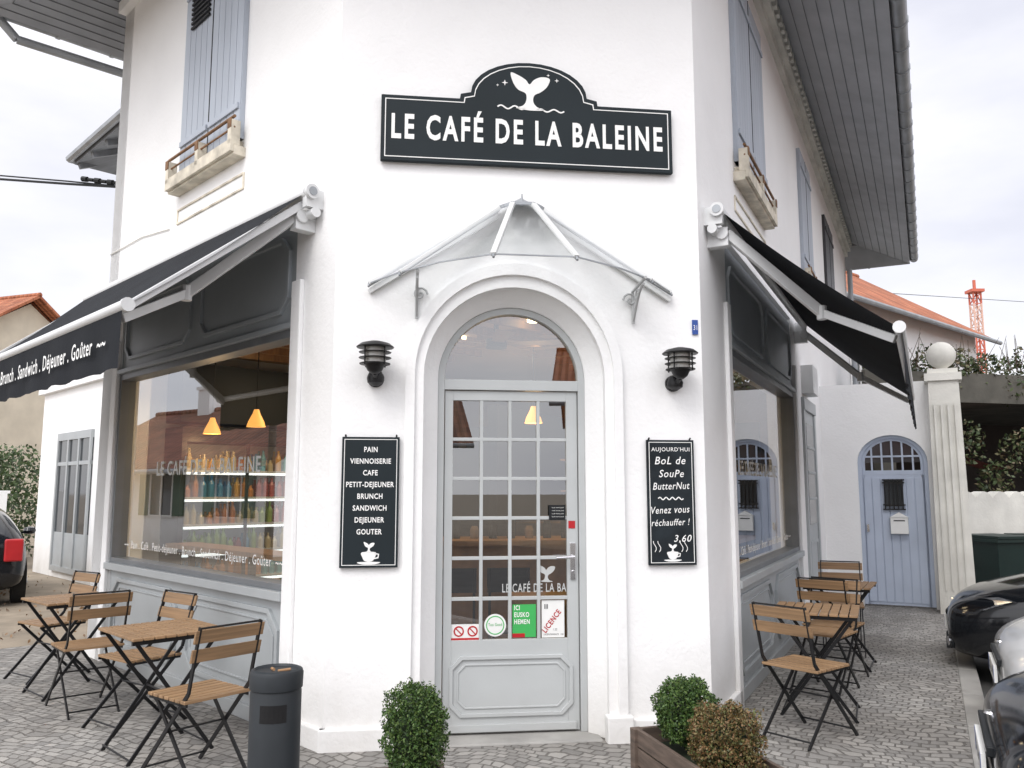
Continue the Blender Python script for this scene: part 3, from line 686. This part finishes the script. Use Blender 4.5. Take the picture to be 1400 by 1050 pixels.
b.box((1.0,-.75,1.02),(4.2,-.45,1.06),0); b.box((1.6,-2.5,1.3),(4.5,-2.4,2.4),1); b.box((3.5,-2.2,0),(4.6,-1.6,1.1),0)
b.box((4.9,-2.4,0),(5.0,-.5,2.4),1)
for k in range(6): b.box((1.0+k*.55,-2.3,2.93),(1.04+k*.55,-.5,3.0),0)
b.build('side_room_furniture',[counter,black],cafe)
def pend(F,t,d,z,lit):
    p=F((t,d,z)); b=MB(); b.cyl(p+Vector((0,0,.16)),(p.x,p.y,3.0),.006,0,6); b.lathe(p,[(.085,0),(.070,.05),(.035,.12),(.022,.16)],1,16)
    b.build('pendant_lamp_shade',[blackmetal,warm],cafe,smooth=True)
    if lit:
        l=bpy.data.lights.new('pendant','POINT'); l.energy=8; l.color=(1,.66,.36); l.shadow_soft_size=.08
        o=bpy.data.objects.new('pendant_lamp_light',l); o.location=p-Vector((0,0,.1)); S.collection.objects.link(o); o.parent=cafe
for q in((LF,3.35,-.75,2.12,1),(LF,2.45,-.75,2.14,0),(CF,-.5,-2.4,2.2,0),(CF,.5,-2.4,2.2,1),(RF,2.2,-1.0,2.1,0),(RF,3.4,-1.0,2.1,0)): pend(*q)
for F,t,d,en in((LF,2.3,-1.7,32),(CF,0,-2.6,24),(RF,2.8,-1.5,18)):
    l=bpy.data.lights.new('spot','AREA'); l.energy=en; l.size=.8; l.color=(1,.76,.48)
    o=bpy.data.objects.new('ceiling_light',l); o.location=F((t,d,2.9)); S.collection.objects.link(o); o.parent=cafe
b=MB()
for F,t,d in((LF,2.6,-1.0),(LF,3.2,-1.2),(LF,2.2,-1.8),(LF,3.0,-2.0),(CF,-.3,-1.4),(CF,.35,-1.4),(CF,-.2,-2.3),(CF,.5,-2.3),(RF,2.6,-1.2),(RF,3.8,-1.2)):
    p=F((t,d,2.97)); b.cyl(p,p+Vector((0,0,.03)),.05,0,14)
b.build('ceiling_spots',spotm,cafe)

# ------------------------------------------------------------------ bistro furniture
def bistro_chair(F,t,d,ang):
    e=empty('bistro_chair',F((t,d,0)),ang)
    b=MB()
    for i in range(7): y=-.17+i*.056; b.box((-.20,y-.022,.445),(.20,y+.022,.462),1)
    for z,y in((.70,-.245),(.80,-.270)):
        b.add([(-.21,y+.012,z-.035),(.21,y+.012,z-.035),(.21,y-.006,z+.035),(-.21,y-.006,z+.035),(-.21,y-.004,z-.035),(.21,y-.004,z-.035),(.21,y-.022,z+.035),(-.21,y-.022,z+.035)],[(0,1,2,3),(7,6,5,4),(0,4,5,1),(1,5,6,2),(2,6,7,3),(3,7,4,0)],1)
    b.build('slats',[wood,woodx],e,bevel=.003)
    b=MB()
    for x in(-.185,.185):
        b.bar((x,.27,.0),(x,-.20,.50),.010,.022); b.bar((x,-.20,.50),(x,-.285,.85),.010,.022)
        xx=x*.88; b.bar((xx,-.27,0),(xx,.17,.435),.010,.022); b.bar((x,-.19,.437),(x,.19,.437),.010,.016)
    b.cyl((-.185,.225,.05),(.185,.225,.05),.006,0,8); b.cyl((-.165,-.235,.04),(.165,-.235,.04),.006,0,8); b.cyl((-.185,-.285,.845),(.185,-.285,.845),.006,0,8); b.cyl((-.185,0.02,.268),(.185,0.02,.268),.006,0,8)
    b.build('folding_frame',blackmetal,e)
def bistro_table(F,t,d,ang):
    e=empty('bistro_table',F((t,d,0)),ang); b=MB(); w=.29
    for i in range(9): x=-w+.032+i*(2*w-.064)/8; b.box((x-.028,-w,.705),(x+.028,w,.722),0)
    b.build('top',wood,e,bevel=.003); b=MB()
    b.box((-w+.01,-w+.02,.680),(w-.01,-w+.04,.703)); b.box((-w+.01,w-.04,.680),(w-.01,w-.02,.703))
    for y in(-.24,.24):
        s=1 if y>0 else -1
        b.bar((-.25,y,.69),(.25,y-.02*s,0),.010,.022); b.bar((.25,y-.015*s,.69),(-.25,y-.035*s,0),.010,.022)
    for x in(-.24,.24): b.cyl((x,-.22,.03),(x,.22,.03),.006,0,8)
    b.cyl((0,-.22,.35),(0,.22,.35),.006,0,8)
    b.build('folding_frame',blackmetal,e)
aL=math.atan2(LD[1],LD[0])-math.pi/2
aLn=math.atan2(LN[1],LN[0])-math.pi/2
aR=math.atan2(RD[1],RD[0])-math.pi/2
bistro_table(LF,.74,.70,aL); bistro_chair(LF,.10,.74,aL+.12); bistro_chair(LF,1.40,.58,aLn+.15)
bistro_table(LF,2.72,.62,aL+.06); bistro_chair(LF,2.08,.70,aL-.05); bistro_chair(LF,3.42,.56,aLn+.2)
bistro_table(RF,.95,.55,aR+.05); bistro_chair(RF,.27,.55,aR-.42); bistro_chair(RF,1.62,.52,aR+math.pi-.25)
bistro_table(RF,2.75,.55,aR-.04); bistro_chair(RF,2.08,.55,aR-.2); bistro_chair(RF,3.4,.5,aR+math.pi+.1)
e=empty('ashtray',RF((2.75,.55,.722))); b=MB(); b.lathe((0,0,0),[(.04,0),(.05,.03),(.045,.03),(.035,.01)],0,16); b.build('bowl',carsilver,e,smooth=True)

# ------------------------------------------------------------------ cigarette bollard
e=empty('cigarette_bin',(-1.02,3.72,0)); b=MB()
b.lathe((0,0,0),[(.108,0),(.108,.71),(.106,.715),(.106,.722),(.112,.725),(.114,.785),(.108,.80),(.096,.805),(.09,.795),(.02,.795)],0,40)
b.build('body',[bin_m,black],e,smooth=True)
b=MB()
for i in range(6):
    x0=rad(-110+i*10);x1=rad(-100+i*10); r=.1095; b.add([(r*math.cos(x0),r*math.sin(x0),.60),(r*math.cos(x1),r*math.sin(x1),.60),(r*math.cos(x1),r*math.sin(x1),.672),(r*math.cos(x0),r*math.sin(x0),.672)],[(0,1,2,3)])
b.build('slot_plate',blackmetal,e)
b=MB(); b.cyl((.01,-.02,.796),(.06,.0,.80),.006); b.cyl((-.03,.03,.797),(-.01,-.01,.80),.006); b.build('cigarette_butts',counter,e)

# ------------------------------------------------------------------ boxwood planters
def planter(c,rz,bushes,size):
    e=empty('boxwood_planter',(c[0],c[1],0),rz); b=MB(); lx,ly,h=size
    for s in(-1,1):
        for k in range(5):
            z=.02+k*h/5
            b.box((-lx,s*ly-.01,z),(lx,s*ly+.01,z+h/5-.008)); b.box((s*lx-.01,-ly,z),(s*lx+.01,ly,z+h/5-.008))
        for q in(-1,1): b.box((s*lx-.025,q*ly-.025,0),(s*lx+.025,q*ly+.025,h+.01))
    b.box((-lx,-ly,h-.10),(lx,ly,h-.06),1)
    b.build('wooden_box',[planterw,core],e,bevel=.003)
    for i,(x,y,z,rx,ry,rz_,m) in enumerate(bushes):
        b=MB(); P=blob_pts((x,y,z),rx,ry,rz_,13000,3.2,i+3+int(c[0]*9),.22,1.6)
        rnd=random.Random(i)
        for k in range(90):
            v=Vector((rnd.gauss(0,1),rnd.gauss(0,1),abs(rnd.gauss(0,1)))).normalized()
            for s in range(8): f_=.95+s*.024; P.append((x+v.x*rx*f_+rnd.gauss(0,.004),y+v.y*ry*f_+rnd.gauss(0,.004),z+v.z*rz_*f_*1.03))
        leaves(b,P,.0068,0); b.build('boxwood',m,e,recalc=False)
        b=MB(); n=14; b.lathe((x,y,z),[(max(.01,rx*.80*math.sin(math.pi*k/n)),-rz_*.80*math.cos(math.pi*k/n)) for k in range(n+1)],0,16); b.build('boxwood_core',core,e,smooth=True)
planter((-.42,3.75),rad(20),[(0,0,.53,.120,.118,.18,boxleaf)],(.14,.14,.34))
planter((.855,3.84),rad(-74),[(-.18,0,.550,.122,.122,.13,boxleaf),(.18,0,.515,.128,.128,.135,boxbrown)],(.36,.165,.43))

# ------------------------------------------------------------------ ground
b=MB(); b.add([(-300,-300,-.134),(300,-300,-.134),(300,300,-.134),(-300,300,-.134)],[(0,1,2,3)]); b.build('ground',sand)
K1=RF((-9,1.47,0));K2=RF((15,1.47,0))
b=MB()
pv=[K1,K2,RF((15,-1,0)),LF((5.1,-3.5,0)),LF((5.1,1.2,0)),LF((5.1,6,0)),Vector((-9,-2,0)),Vector((-4,-4,0))]
b.hprism([(p.x,p.y) for p in pv],-.13,0); b.build('pavement',setts)
b=MB(RF)
k=-9
while k<15: b.box((k+.004,1.47,-.13),(k+.996,1.62,.003)); k+=1
b.build('kerb',conc,bevel=.012)
b=MB(RF); b.box((-30,1.625,-.14),(60,12,-.126)); b.build('road',asph)
b=MB()
for i in range(340):
    p=LF((random.uniform(5.2,14),random.uniform(-2.2,1.5),-.12+random.uniform(0,.015))); leaves(b,[p],.03)
b.build('fallen_leaves',litter,recalc=False)

# ------------------------------------------------------------------ garden wall + blue door + pillar
W0=RF((7.0,0,0)); DF=frame((W0.x,W0.y),RN,(-RD[0],-RD[1]))
gw=empty('garden_wall'); b=MB(DF)
dc=.90; R_=.44
pts=[(dc+R_*math.cos(math.pi*i/16),1.95+R_*.85*math.sin(math.pi*i/16)) for i in range(17)]
b.prism([(0,-.1),(0,3.05),(1.45,3.05),(1.45,-.1),(dc+R_,-.1)]+pts+[(dc-R_,-.1)],-.25,0)
b.build('wall',white,gw)
bd=empty('arched_garden_door'); b=MB(DF)
def al(r): return [(dc+r,.02)]+[(dc+r*math.cos(math.pi*i/16),1.95+r*.85*math.sin(math.pi*i/16)) for i in range(17)]+[(dc-r,.02)]
b.ring(al(.44),al(.39),-.16,-.05,closed=False)
b.box((dc-.39,-.14,.02),(dc+.39,-.08,1.78))
b.ring(al(.39),al(.35),-.14,-.08,closed=False)
b.box((dc-.37,-.138,1.78),(dc+.37,-.078,1.84))
for i in(-2,-1,0,1,2): b.box((dc+i*.13-.012,-.12,1.84),(dc+i*.13+.012,-.085,1.93+.36*math.sqrt(max(0,1-(i*.13/.37)**2))))
b.box((dc-.36,-.12,2.02),(dc+.36,-.087,2.045))
for i in range(7): b.box((dc-.375+i*.107,-.085,.06),(dc-.375+i*.107+.098,-.068,1.74))
b.build('leaf',bluedoor,bd,bevel=.003)
b=MB(DF); b.prism(al(.38)[1:-1],-.115,-.11); b.build('fanlight',darkglass,bd)
b=MB(DF); b.box((dc-.12,-.07,1.35),(dc+.12,-.055,1.70),1)
for i in range(5): b.box((dc-.12+i*.055,-.05,1.30),(dc-.105+i*.055,-.02,1.72))
for z in(1.30,1.36,1.66,1.70): b.box((dc-.14,-.05,z),(dc+.14,-.015,z+.018))
b.build('grille',[blackmetal,darkglass],bd)
b=MB(DF); b.box((dc-.06,-.068,.98),(dc+.16,.02,1.20)); b.prism([(dc-.07,1.20),(dc+.17,1.20),(dc+.05,1.27)],-.068,.03); b.build('letterbox',paper,bd,bevel=.004)
b=MB(DF); b.box((dc-.02,.0205,1.15),(dc+.12,.0225,1.165)); b.build('letterbox_slot',blackmetal,bd)
b=MB(DF); b.box((dc-.36,-.06,1.0),(dc-.33,-.03,1.1)); b.build('lock',chrome,bd)
gp=empty('gate_pillar'); b=MB(DF)
b.add([(1.38,-.02,0),(1.80,-.02,0),(1.80,.40,0),(1.38,.40,0),(1.40,.0,3.0),(1.76,.0,3.0),(1.76,.36,3.0),(1.40,.36,3.0)],[(0,3,2,1),(4,5,6,7),(0,1,5,4),(1,2,6,5),(2,3,7,6),(3,0,4,7)])
b.box((1.36,-.04,3.0),(1.80,.40,3.10)); b.box((1.40,.0,3.10),(1.76,.36,3.16))
b.lathe((1.58,.18,3.16),[(.05,0),(.07,.03)]+[(max(.01,.18*math.sin(math.pi*k/14)),.2-.18*math.cos(math.pi*k/14)) for k in range(2,15)],0,24)
for i in range(4): b.box((1.45+i*.08,.385,.3),(1.475+i*.08,.41,2.7))
b.build('shaft_and_ball',stucco,gp,smooth=True)

# ------------------------------------------------------------------ boundary wall, bins, carport
bw=empty('boundary_wall'); BF=frame((7.0,12.6),(.97,.24),(.24,-.97))
b=MB(BF); P=[(-.3,-.15),(-.3,1.45)]
for k in range(26): P+=[(-.3+k*.3+.3*j/6,1.45+.10*math.sin(math.pi*j/6)) for j in range(1,7)]
P+=[(-.3+26*.3,-.15)]; b.prism(P,-.2,0); b.build('scalloped_wall',stucco,bw)
def wheelie(x,y,rz):
    e=empty('wheelie_bin',(x,y,-.12),rz); b=MB()
    b.add([(-.24,-.28,.05),(.24,-.28,.05),(.24,.24,.05),(-.24,.24,.05),(-.30,-.35,1.0),(.30,-.35,1.0),(.30,.33,1.0),(-.30,.33,1.0)],[(0,3,2,1),(4,5,6,7),(0,1,5,4),(1,2,6,5),(2,3,7,6),(3,0,4,7)])
    b.box((-.33,-.38,.98),(.33,.36,1.03)); b.box((-.32,-.39,1.03),(.32,.36,1.07)); b.cyl((-.3,.40,1.02),(.3,.40,1.02),.02)
    for s in(-1,1): b.cyl((s*.27,.26,.1),(s*.32,.26,.1),.1,0,16)
    b.build('bin_body',binG,e,bevel=.012)
for i in range(4): wheelie(6.75+i*.78,11.75+i*.17,rad(14))
cp=empty('carport'); b=MB(BF)
b.box((-.5,-6,-.1),(12,-5.8,3.3),1); b.box((-.6,-6,3.1),(12,-1.6,3.38),0); b.box((-.6,-1.7,3.38),(12,-1.6,3.62),0)
for x in(-.3,3.2,6.6): b.box((x,-1.9,-.1),(x+.25,-1.65,3.1),0)
b.box((-.5,-6,-.1),(-.3,-2,3.1),1)
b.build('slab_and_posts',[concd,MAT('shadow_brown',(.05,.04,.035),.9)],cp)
b=MB(BF); b.add([(-.2,-1.5,2.5),(2.2,-1.5,1.9),(2.2,-2.2,1.95),(-.2,-2.2,2.58)],[(0,1,2,3)]); b.build('lean_to_roof',MAT('red_roof_sheet',(.22,.05,.04),.7),cp)
sb=empty('balcony_shrub'); b=MB()
for i in range(16):
    p=BF((.0+i*.42,-1.65+random.uniform(-.4,.1),3.66+random.uniform(-.3,.2))); leaves(b,blob_pts(tuple(p),.38,.35,.24+random.random()*.22,420,2,i,.6),.04)
for i in range(12):
    p=BF((.2+i*.5,-1.4,2.1+random.uniform(-.4,.5))); leaves(b,blob_pts(tuple(p),.3,.25,.4,260,2,i+50,.6),.045)
b.build('leaves',ivy,sb,recalc=False)
b=MB()
for i in range(60):
    p=BF((random.uniform(-.3,6),-1.7,3.7)); q=p+Vector((random.uniform(-.3,.3),random.uniform(-.2,.2),random.uniform(.3,.7))); b.cyl(p,q,.008,0,5,r2=.003)
b.build('stems',planterw,sb)

# ------------------------------------------------------------------ houses
def house(name,loc,rz,w,dp,h,rh,wm,rm,over=.5,wins=3,storeys=1,chim=True,shm=None):
    e=empty(name,(loc[0],loc[1],-.13),rz); b=MB()
    b.box((-w/2,-dp/2,0),(w/2,dp/2,h)); b.add([(-w/2,-dp/2,h),(-w/2,dp/2,h),(-w/2,0,h+rh*.93),(w/2,-dp/2,h),(w/2,dp/2,h),(w/2,0,h+rh*.93)],[(0,1,2),(3,5,4)])
    b.build('walls',wm,e)
    b=MB(); o=over; sl=rh/(dp/2); X=w/2+o
    for s in(-1,1):
        y=s*(dp/2+o); z=h-sl*o
        b.add([(-X,y,z),(X,y,z),(X,0,h+rh),(-X,0,h+rh),(-X,y,z+.12),(X,y,z+.12),(X,0,h+rh+.12),(-X,0,h+rh+.12)],[(0,1,2,3),(7,6,5,4),(0,4,5,1),(1,5,6,2),(3,7,4,0)])
    b.cyl((-X,0,h+rh+.12),(X,0,h+rh+.12),.10,0,8)
    b.build('roof',rm,e)
    b=MB()
    for s in(-1,1): y=s*(dp/2+o+.06); b.cyl((-X,y,h-sl*o+.04),(X,y,h-sl*o+.04),.07,0,8)
    b.build('gutters',zinc,e)
    b=MB()
    for st in range(storeys):
        z0=1.0+st*2.8
        for i in range(wins):
            x=-w/2+w*(i+.5)/wins
            for s in(-1,1):
                y=s*dp/2; yo=s*(dp/2+.03)
                b.box((x-.5,min(y,yo),z0),(x+.5,max(y,yo),z0+1.3),0)
                yo2=s*(dp/2+.06)
                for a,c_ in((-.56,-.5),(.5,.56),(-.03,.03)): b.box((x+a,min(y,yo2),z0),(x+c_,max(y,yo2),z0+1.3),1)
                for zz in(z0-.06,z0+1.3): b.box((x-.56,min(y,yo2),zz),(x+.56,max(y,yo2),zz+.06),1)
                for a in(-1.05,.57): b.box((x+a,min(y,yo2),z0-.02),(x+a+.48,max(y,yo2),z0+1.32),2)
    b.build('windows',[darkglass,paper,shm or shut],e)
    if chim:
        b=MB(); b.box((w*.2,-.3,h+rh*.5),(w*.2+.6,.3,h+rh+.8)); b.box((w*.2-.05,-.35,h+rh+.8),(w*.2+.65,.35,h+rh+.9)); b.build('chimney',wm,e)
    return e
ang=math.atan2(6.4,7.3)
def hloc(px,py,a,dp): return (px-math.sin(a)*dp/2,py+math.cos(a)*dp/2)
c0=hloc((8.2+15.5)/2-.6,(19.2+25.6)/2+.6,ang,8)
dgs=MAT('green_shutter',(.08,.14,.10),.6)
house('tiled_roof_house',c0,ang,9.6,8,6.65,2.65,white,tiles,.5,3,2,chim=False)
house('white_neighbour_house',(-23.5,34),rad(-20),9,9,6.3,3.0,cream,tiles,.5,3,2,chim=False)
an=empty('white_annex'); b=MB(LF)
b.box((LE+.3,-5.8,-.13),(15.2,-2.4,3.6),0); b.box((LE+.3,-5.8,3.6),(15.3,-2.3,3.75),0)
for t0 in(11.9,7.6):
    b.box((t0,-2.42,.0),(t0+2.0,-2.34,.1),1); b.box((t0,-2.42,2.55),(t0+2.0,-2.34,2.7),1)
    for k in range(4): b.box((t0+k*.64,-2.42,.1),(t0+k*.64+.08,-2.34,2.55),1)
    b.box((t0,-2.4,.1),(t0+2.0,-2.37,.75),1); b.box((t0,-2.4,.75),(t0+2.0,-2.375,2.55),2); b.box((t0,-2.40,2.05),(t0+2.0,-2.35,2.12),1)
b.build('walls_and_glazed_doors',[white,trim,darkglass],an)
fw=empty('front_garden_wall'); b=MB(LF); b.box((15.5,-1.9,-.13),(28,-1.7,1.5)); b.box((15.5,-1.95,1.5),(28,-1.65,1.56)); b.build('wall',white,fw)
hg=empty('hedge'); b=MB()
for i in range(8):
    p=LF((18.6+i*.9,-2.9,1.35)); leaves(b,blob_pts(tuple(p),.8,.7,1.25,900,3,i,.4),.06)
b.build('leaves',LEAF('hedge_leaves',[(.015,.03,.008),(.04,.075,.02),(.07,.11,.03)]),hg,recalc=False)
p=LF((20,9.5,0)); house('bungalow',(p.x,p.y),math.atan2(LD[1],LD[0])-.2,9,6,2.5,1.7,white,tilesb,.6,3,1,shm=dgs)
p=LF((33,11.5,0)); house('bungalow',(p.x,p.y),math.atan2(LD[1],LD[0])-.3,10,7,2.7,1.7,cream,tilesb,.6,3,1)
p=RF((2,17,0)); house('street_house',(p.x,p.y),math.atan2(RD[1],RD[0]),10,7,3.0,1.8,cream,tiles,.6,3,1)
p=RF((16,18,0)); house('street_house',(p.x,p.y),math.atan2(RD[1],RD[0]),11,8,4.8,1.9,white,tiles,.6,3,1)
house('street_house',(-3,-17),rad(4),12,8,3.2,2.0,cream,tilesb,.6,4,1)
house('street_house',(12,-15),rad(20),9,8,4.5,2.0,white,tiles,.6,3,1)
p=LF((14,7,0)); up=empty('utility_pole',(p.x,p.y,-.13)); b=MB(); b.cyl((0,0,0),(0,0,6.0),.11,0,10,r2=.08); b.box((-.7,-.05,5.5),(.7,.05,5.6)); b.box((-.5,-.05,5.1),(.5,.05,5.18))
b.build('pole',planterw,up)
oc=empty('overhead_cable'); b=MB()
A=Vector((-26,16,10.1));B=LF((LE+.1,-.6,4.85))
pp=[A.lerp(B,i/16)-Vector((0,0,1.2*4*(i/16)*(1-i/16)*.3)) for i in range(17)]; b.path(pp,.014,0,6)
pp=[q+Vector((0,0,.05*math.sin(i))) for i,q in enumerate(pp)]; b.path(pp,.009,0,6)
for i in range(6): q=B.lerp(A,.03+i*.004); b.cyl(q,q+(A-B)*.003,.022+.010*(i%2),0,8)
A=Vector((14,30,8.8));B=Vector((34,44,11.3)); b.path([A,B],.012,0,5)
b.build('cables',black,oc)
cr_=empty('tower_crane',(32,56,-.1)); b=MB()
h=0;w=.26
while h<14.8:
    mi=(int(h/2.4))%2
    for sx in(-w,w):
        for sy in(-w,w): b.bar((sx,sy,h),(sx,sy,h+.8),.09,.09,mi)
    for s in(-w,w):
        b.bar((-w,s,h),(w,s,h+.8),.06,.06,mi); b.bar((s,-w,h),(s,w,h+.8),.06,.06,mi); b.bar((-w,s,h),(w,s,h),.06,.06,mi)
    h+=.8
b.box((-.45,-.45,15.2),(.45,.45,15.4),0); b.bar((0,0,15.4),(0,0,16.1),.15,.15,0)
b.build('lattice_mast',[MAT('crane_red',(.5,.12,.07),.5),MAT('crane_pale',(.62,.40,.32),.5)],cr_)

# ------------------------------------------------------------------ cars
def car(loc,rz,paint,plate,name='parked_car'):
    e=empty(name,(loc[0],loc[1],-.126),rz)
    SEC=[(0.0,.50,.30,.46,.56,.62,.34),(.04,.70,.25,.48,.64,.70,.5),(.18,.80,.21,.52,.73,.80,.58),(.6,.86,.19,.56,.83,.92,.62),(1.0,.87,.19,.6,.90,.995,.64),(1.20,.87,.19,.62,.93,1.02,.64),
         (1.55,.87,.19,.62,.94,1.24,.60),(1.95,.87,.19,.63,.95,1.44,.55),(2.5,.87,.19,.64,.96,1.48,.56),(3.1,.87,.19,.65,.98,1.45,.55),(3.6,.86,.20,.66,1.0,1.33,.52),(3.85,.82,.24,.66,.99,1.08,.55),(4.0,.70,.32,.6,.85,.90,.5)]
    def ringp(s):
        x,w,zb,zs,ze,zt,wt=s
        half=[(0,zb),(w*.85,zb),(w*.98,zb+.12),(w,zs),(w*.965,ze),(wt,zt-.03 if zt-ze>.15 else ze+(zt-ze)*.6),(wt*.5,zt),(0,zt+.005)]
        return [(x,y,z) for y,z in half]+[(x,-y,z) for y,z in half[-2:0:-1]]
    R=[ringp(s) for s in SEC]; m=len(R[0]); b=MB()
    for i in range(len(R)-1):
        for k in range(m):
            q=(k+1)%m
            side=k in(4,m-5); topf=k in(5,6,m-6,m-7)
            g=0
            if side and 6<=i<=9: g=1
            if topf and i in(5,6): g=1
            if topf and i==10: g=1
            if k in (0,m-1): g=2
            b.add([R[i][k],R[i][q],R[i+1][q],R[i+1][k]],[(0,1,2,3)],g)
    b.add(R[0],[tuple(range(m))]); b.add(R[-1],[tuple(range(m))])
    o=b.build('body',[paint,carglass,tyre],e)
    import bmesh
    bm=bmesh.new(); bm.from_mesh(o.data); bmesh.ops.remove_doubles(bm,verts=bm.verts,dist=.0005); bmesh.ops.recalc_face_normals(bm,faces=bm.faces)
    for f in bm.faces: f.smooth=True
    bm.to_mesh(o.data); bm.free(); s_=o.modifiers.new('s','SUBSURF'); s_.levels=2; s_.render_levels=2
    b=MB()
    for x in(.78,3.2):
        for s in(-1,1):
            b.cyl((x,s*.70,.31),(x,s*.872,.31),.355,0,28); b.cyl((x,s*.72,.30),(x,s*.882,.30),.30,0,28); b.cyl((x,s*.80,.30),(x,s*.888,.30),.20,2,20); b.cyl((x,s*.80,.30),(x,s*.897,.30),.045,1,12)
            for k in range(5):
                a=k*1.2566; b.bar((x,s*.890,.30),(x+.19*math.cos(a),s*.890,.30+.19*math.sin(a)),.035,.012,1)
    b.build('wheels',[tyre,carsilver,blackmetal],e)
    b=MB()
    b.prism([(-.46,.27),(.46,.27),(.40,.41),(-.40,.41)],-.012,.10,0,f=lambda p:Vector((p[1],p[0],p[2])))
    b.box((-.014,-.34,.555),(.06,.34,.60),0)
    for s in(-1,1): b.cyl((.035,s*.62,.36),(.13,s*.58,.36),.065,0,16)
    b.build('grille',black,e,bevel=.006)
    b=MB()
    for s in(-1,1): b.cyl((.025,s*.62,.36),(.10,s*.59,.36),.04,0,14)
    b.box((-.018,-.33,.575),(.02,.33,.582)); b.lathe((.03,0,.665),[(.035,0),(.03,.01)],0,14); b.build('trim_chrome',chrome,e)
    b=MB()
    for s in(-1,1):
        P=[(.07,.50,.63),(.15,.66,.625),(.34,.80,.67),(.56,.848,.76),(.46,.79,.785),(.26,.67,.755),(.12,.53,.70)]
        Q=[(x-.006,y*s*1.010,z) for x,y,z in P]; I=[(x+.08,y*s*.9,z-.02) for x,y,z in P]
        n=len(P); b.add(Q+I,[tuple(range(n))]+[(i,(i+1)%n,n+(i+1)%n,n+i) for i in range(n)])
    b.build('headlights',lamp_lens,e)
    b=MB()
    for s in(-1,1):
        b.lathe((1.50,s*1.0,1.0),[(.02,-.07),(.08,-.05),(.10,0),(.08,.05),(.02,.07)],0,14); b.bar((1.45,s*.88,.96),(1.48,s*.96,.98),.05,.03,0)
        b.box((2.25,s*.885-.01,.72),(2.42,s*.885+.01,.75))
    b.build('mirrors_and_handles',paint,e,smooth=True)
    b=MB(); b.box((-.035,-.26,.435),(-.015,.26,.545)); b.build('number_plate',paper,e)
    text(plate,lambda p:Vector((-.037,p[0],p[2])),-1,0,.455,0,black,e,'number_plate_text',w=.40,caph=.065,bold=.02)
    b=MB()
    for s in(-1,1): b.box((-.0365,s*.235-.02,.437),(-.034,s*.235+.02,.543))
    b.build('number_plate_bands',bluep,e)
    b=MB()
    for s in(-1,1): b.box((3.84,s*.66-.12,.66),(4.01,s*.66+.12,.98))
    b.build('tail_lights',red,e,bevel=.02)
    return e
cang=math.atan2(RN[1],RN[0])
def carat(t,d,paint,plate,da=0): p=RF((t,d,0)); return car((p.x,p.y),cang+da,paint,plate)
carat(3.65,1.46,carblack,'CA-158-FS',-.12); carat(1.2,1.68,carsilver,'DG-151-WN'); carat(-.95,1.50,cardark,'BX-204-KL')
car((-10.05,15.30),math.atan2(-.83,.55),cardark,'AR-310-TV')

# ------------------------------------------------------------------ world, sun, camera
sun_el,sun_az=rad(48),rad(205)
sd=Vector((math.sin(sun_az)*math.cos(sun_el),math.cos(sun_az)*math.cos(sun_el),math.sin(sun_el)))
w=bpy.data.worlds.new('World'); S.world=w; w.use_nodes=True; N=w.node_tree.nodes; K=w.node_tree.links
bg=N['Background']; sky=N.new('ShaderNodeTexSky'); sky.sky_type='NISHITA'; sky.sun_disc=False; sky.sun_elevation=sun_el; sky.sun_rotation=sun_az
tc=N.new('ShaderNodeTexCoord'); mp=N.new('ShaderNodeMapping'); mp.inputs['Scale'].default_value=(1,1,2.6); K.new(tc.outputs['Generated'],mp.inputs[0])
nz=N.new('ShaderNodeTexNoise'); nz.inputs['Scale'].default_value=2.2; nz.inputs['Detail'].default_value=7; nz.inputs['Roughness'].default_value=.5; K.new(mp.outputs[0],nz.inputs['Vector'])
rp=N.new('ShaderNodeValToRGB'); rp.color_ramp.elements[0].position=.33; rp.color_ramp.elements[0].color=(6.0,6.05,6.7,1); rp.color_ramp.elements[1].position=.64; rp.color_ramp.elements[1].color=(8.5,8.4,8.5,1); K.new(nz.outputs['Fac'],rp.inputs[0])
dp=N.new('ShaderNodeVectorMath'); dp.operation='DOT_PRODUCT'; K.new(tc.outputs['Generated'],dp.inputs[0]); dp.inputs[1].default_value=sd
mr=N.new('ShaderNodeMapRange'); K.new(dp.outputs['Value'],mr.inputs[0]); mr.inputs[1].default_value=.0; mr.inputs[2].default_value=1; mr.inputs[3].default_value=1; mr.inputs[4].default_value=2.1
vm=N.new('ShaderNodeVectorMath'); vm.operation='SCALE'; K.new(rp.outputs[0],vm.inputs[0]); K.new(mr.outputs[0],vm.inputs['Scale'])
mx=N.new('ShaderNodeMixRGB'); mx.inputs[0].default_value=.92; K.new(sky.outputs[0],mx.inputs[1]); K.new(vm.outputs[0],mx.inputs[2])
K.new(mx.outputs[0],bg.inputs[0]); bg.inputs[1].default_value=.148
l=bpy.data.lights.new('sun','SUN'); l.energy=1.5; l.angle=rad(25); l.color=(1,.97,.93)
o=bpy.data.objects.new('sun',l); S.collection.objects.link(o); o.rotation_euler=sd.to_track_quat('Z','Y').to_euler()
cam=bpy.data.cameras.new('camera'); co=bpy.data.objects.new('camera',cam); S.collection.objects.link(co)
cam.sensor_width=36; cam.lens=1132/1400*36; cam.clip_end=1000; co.location=(0,0,1.57); co.rotation_euler=(rad(97.3),0,0)
S.camera=co
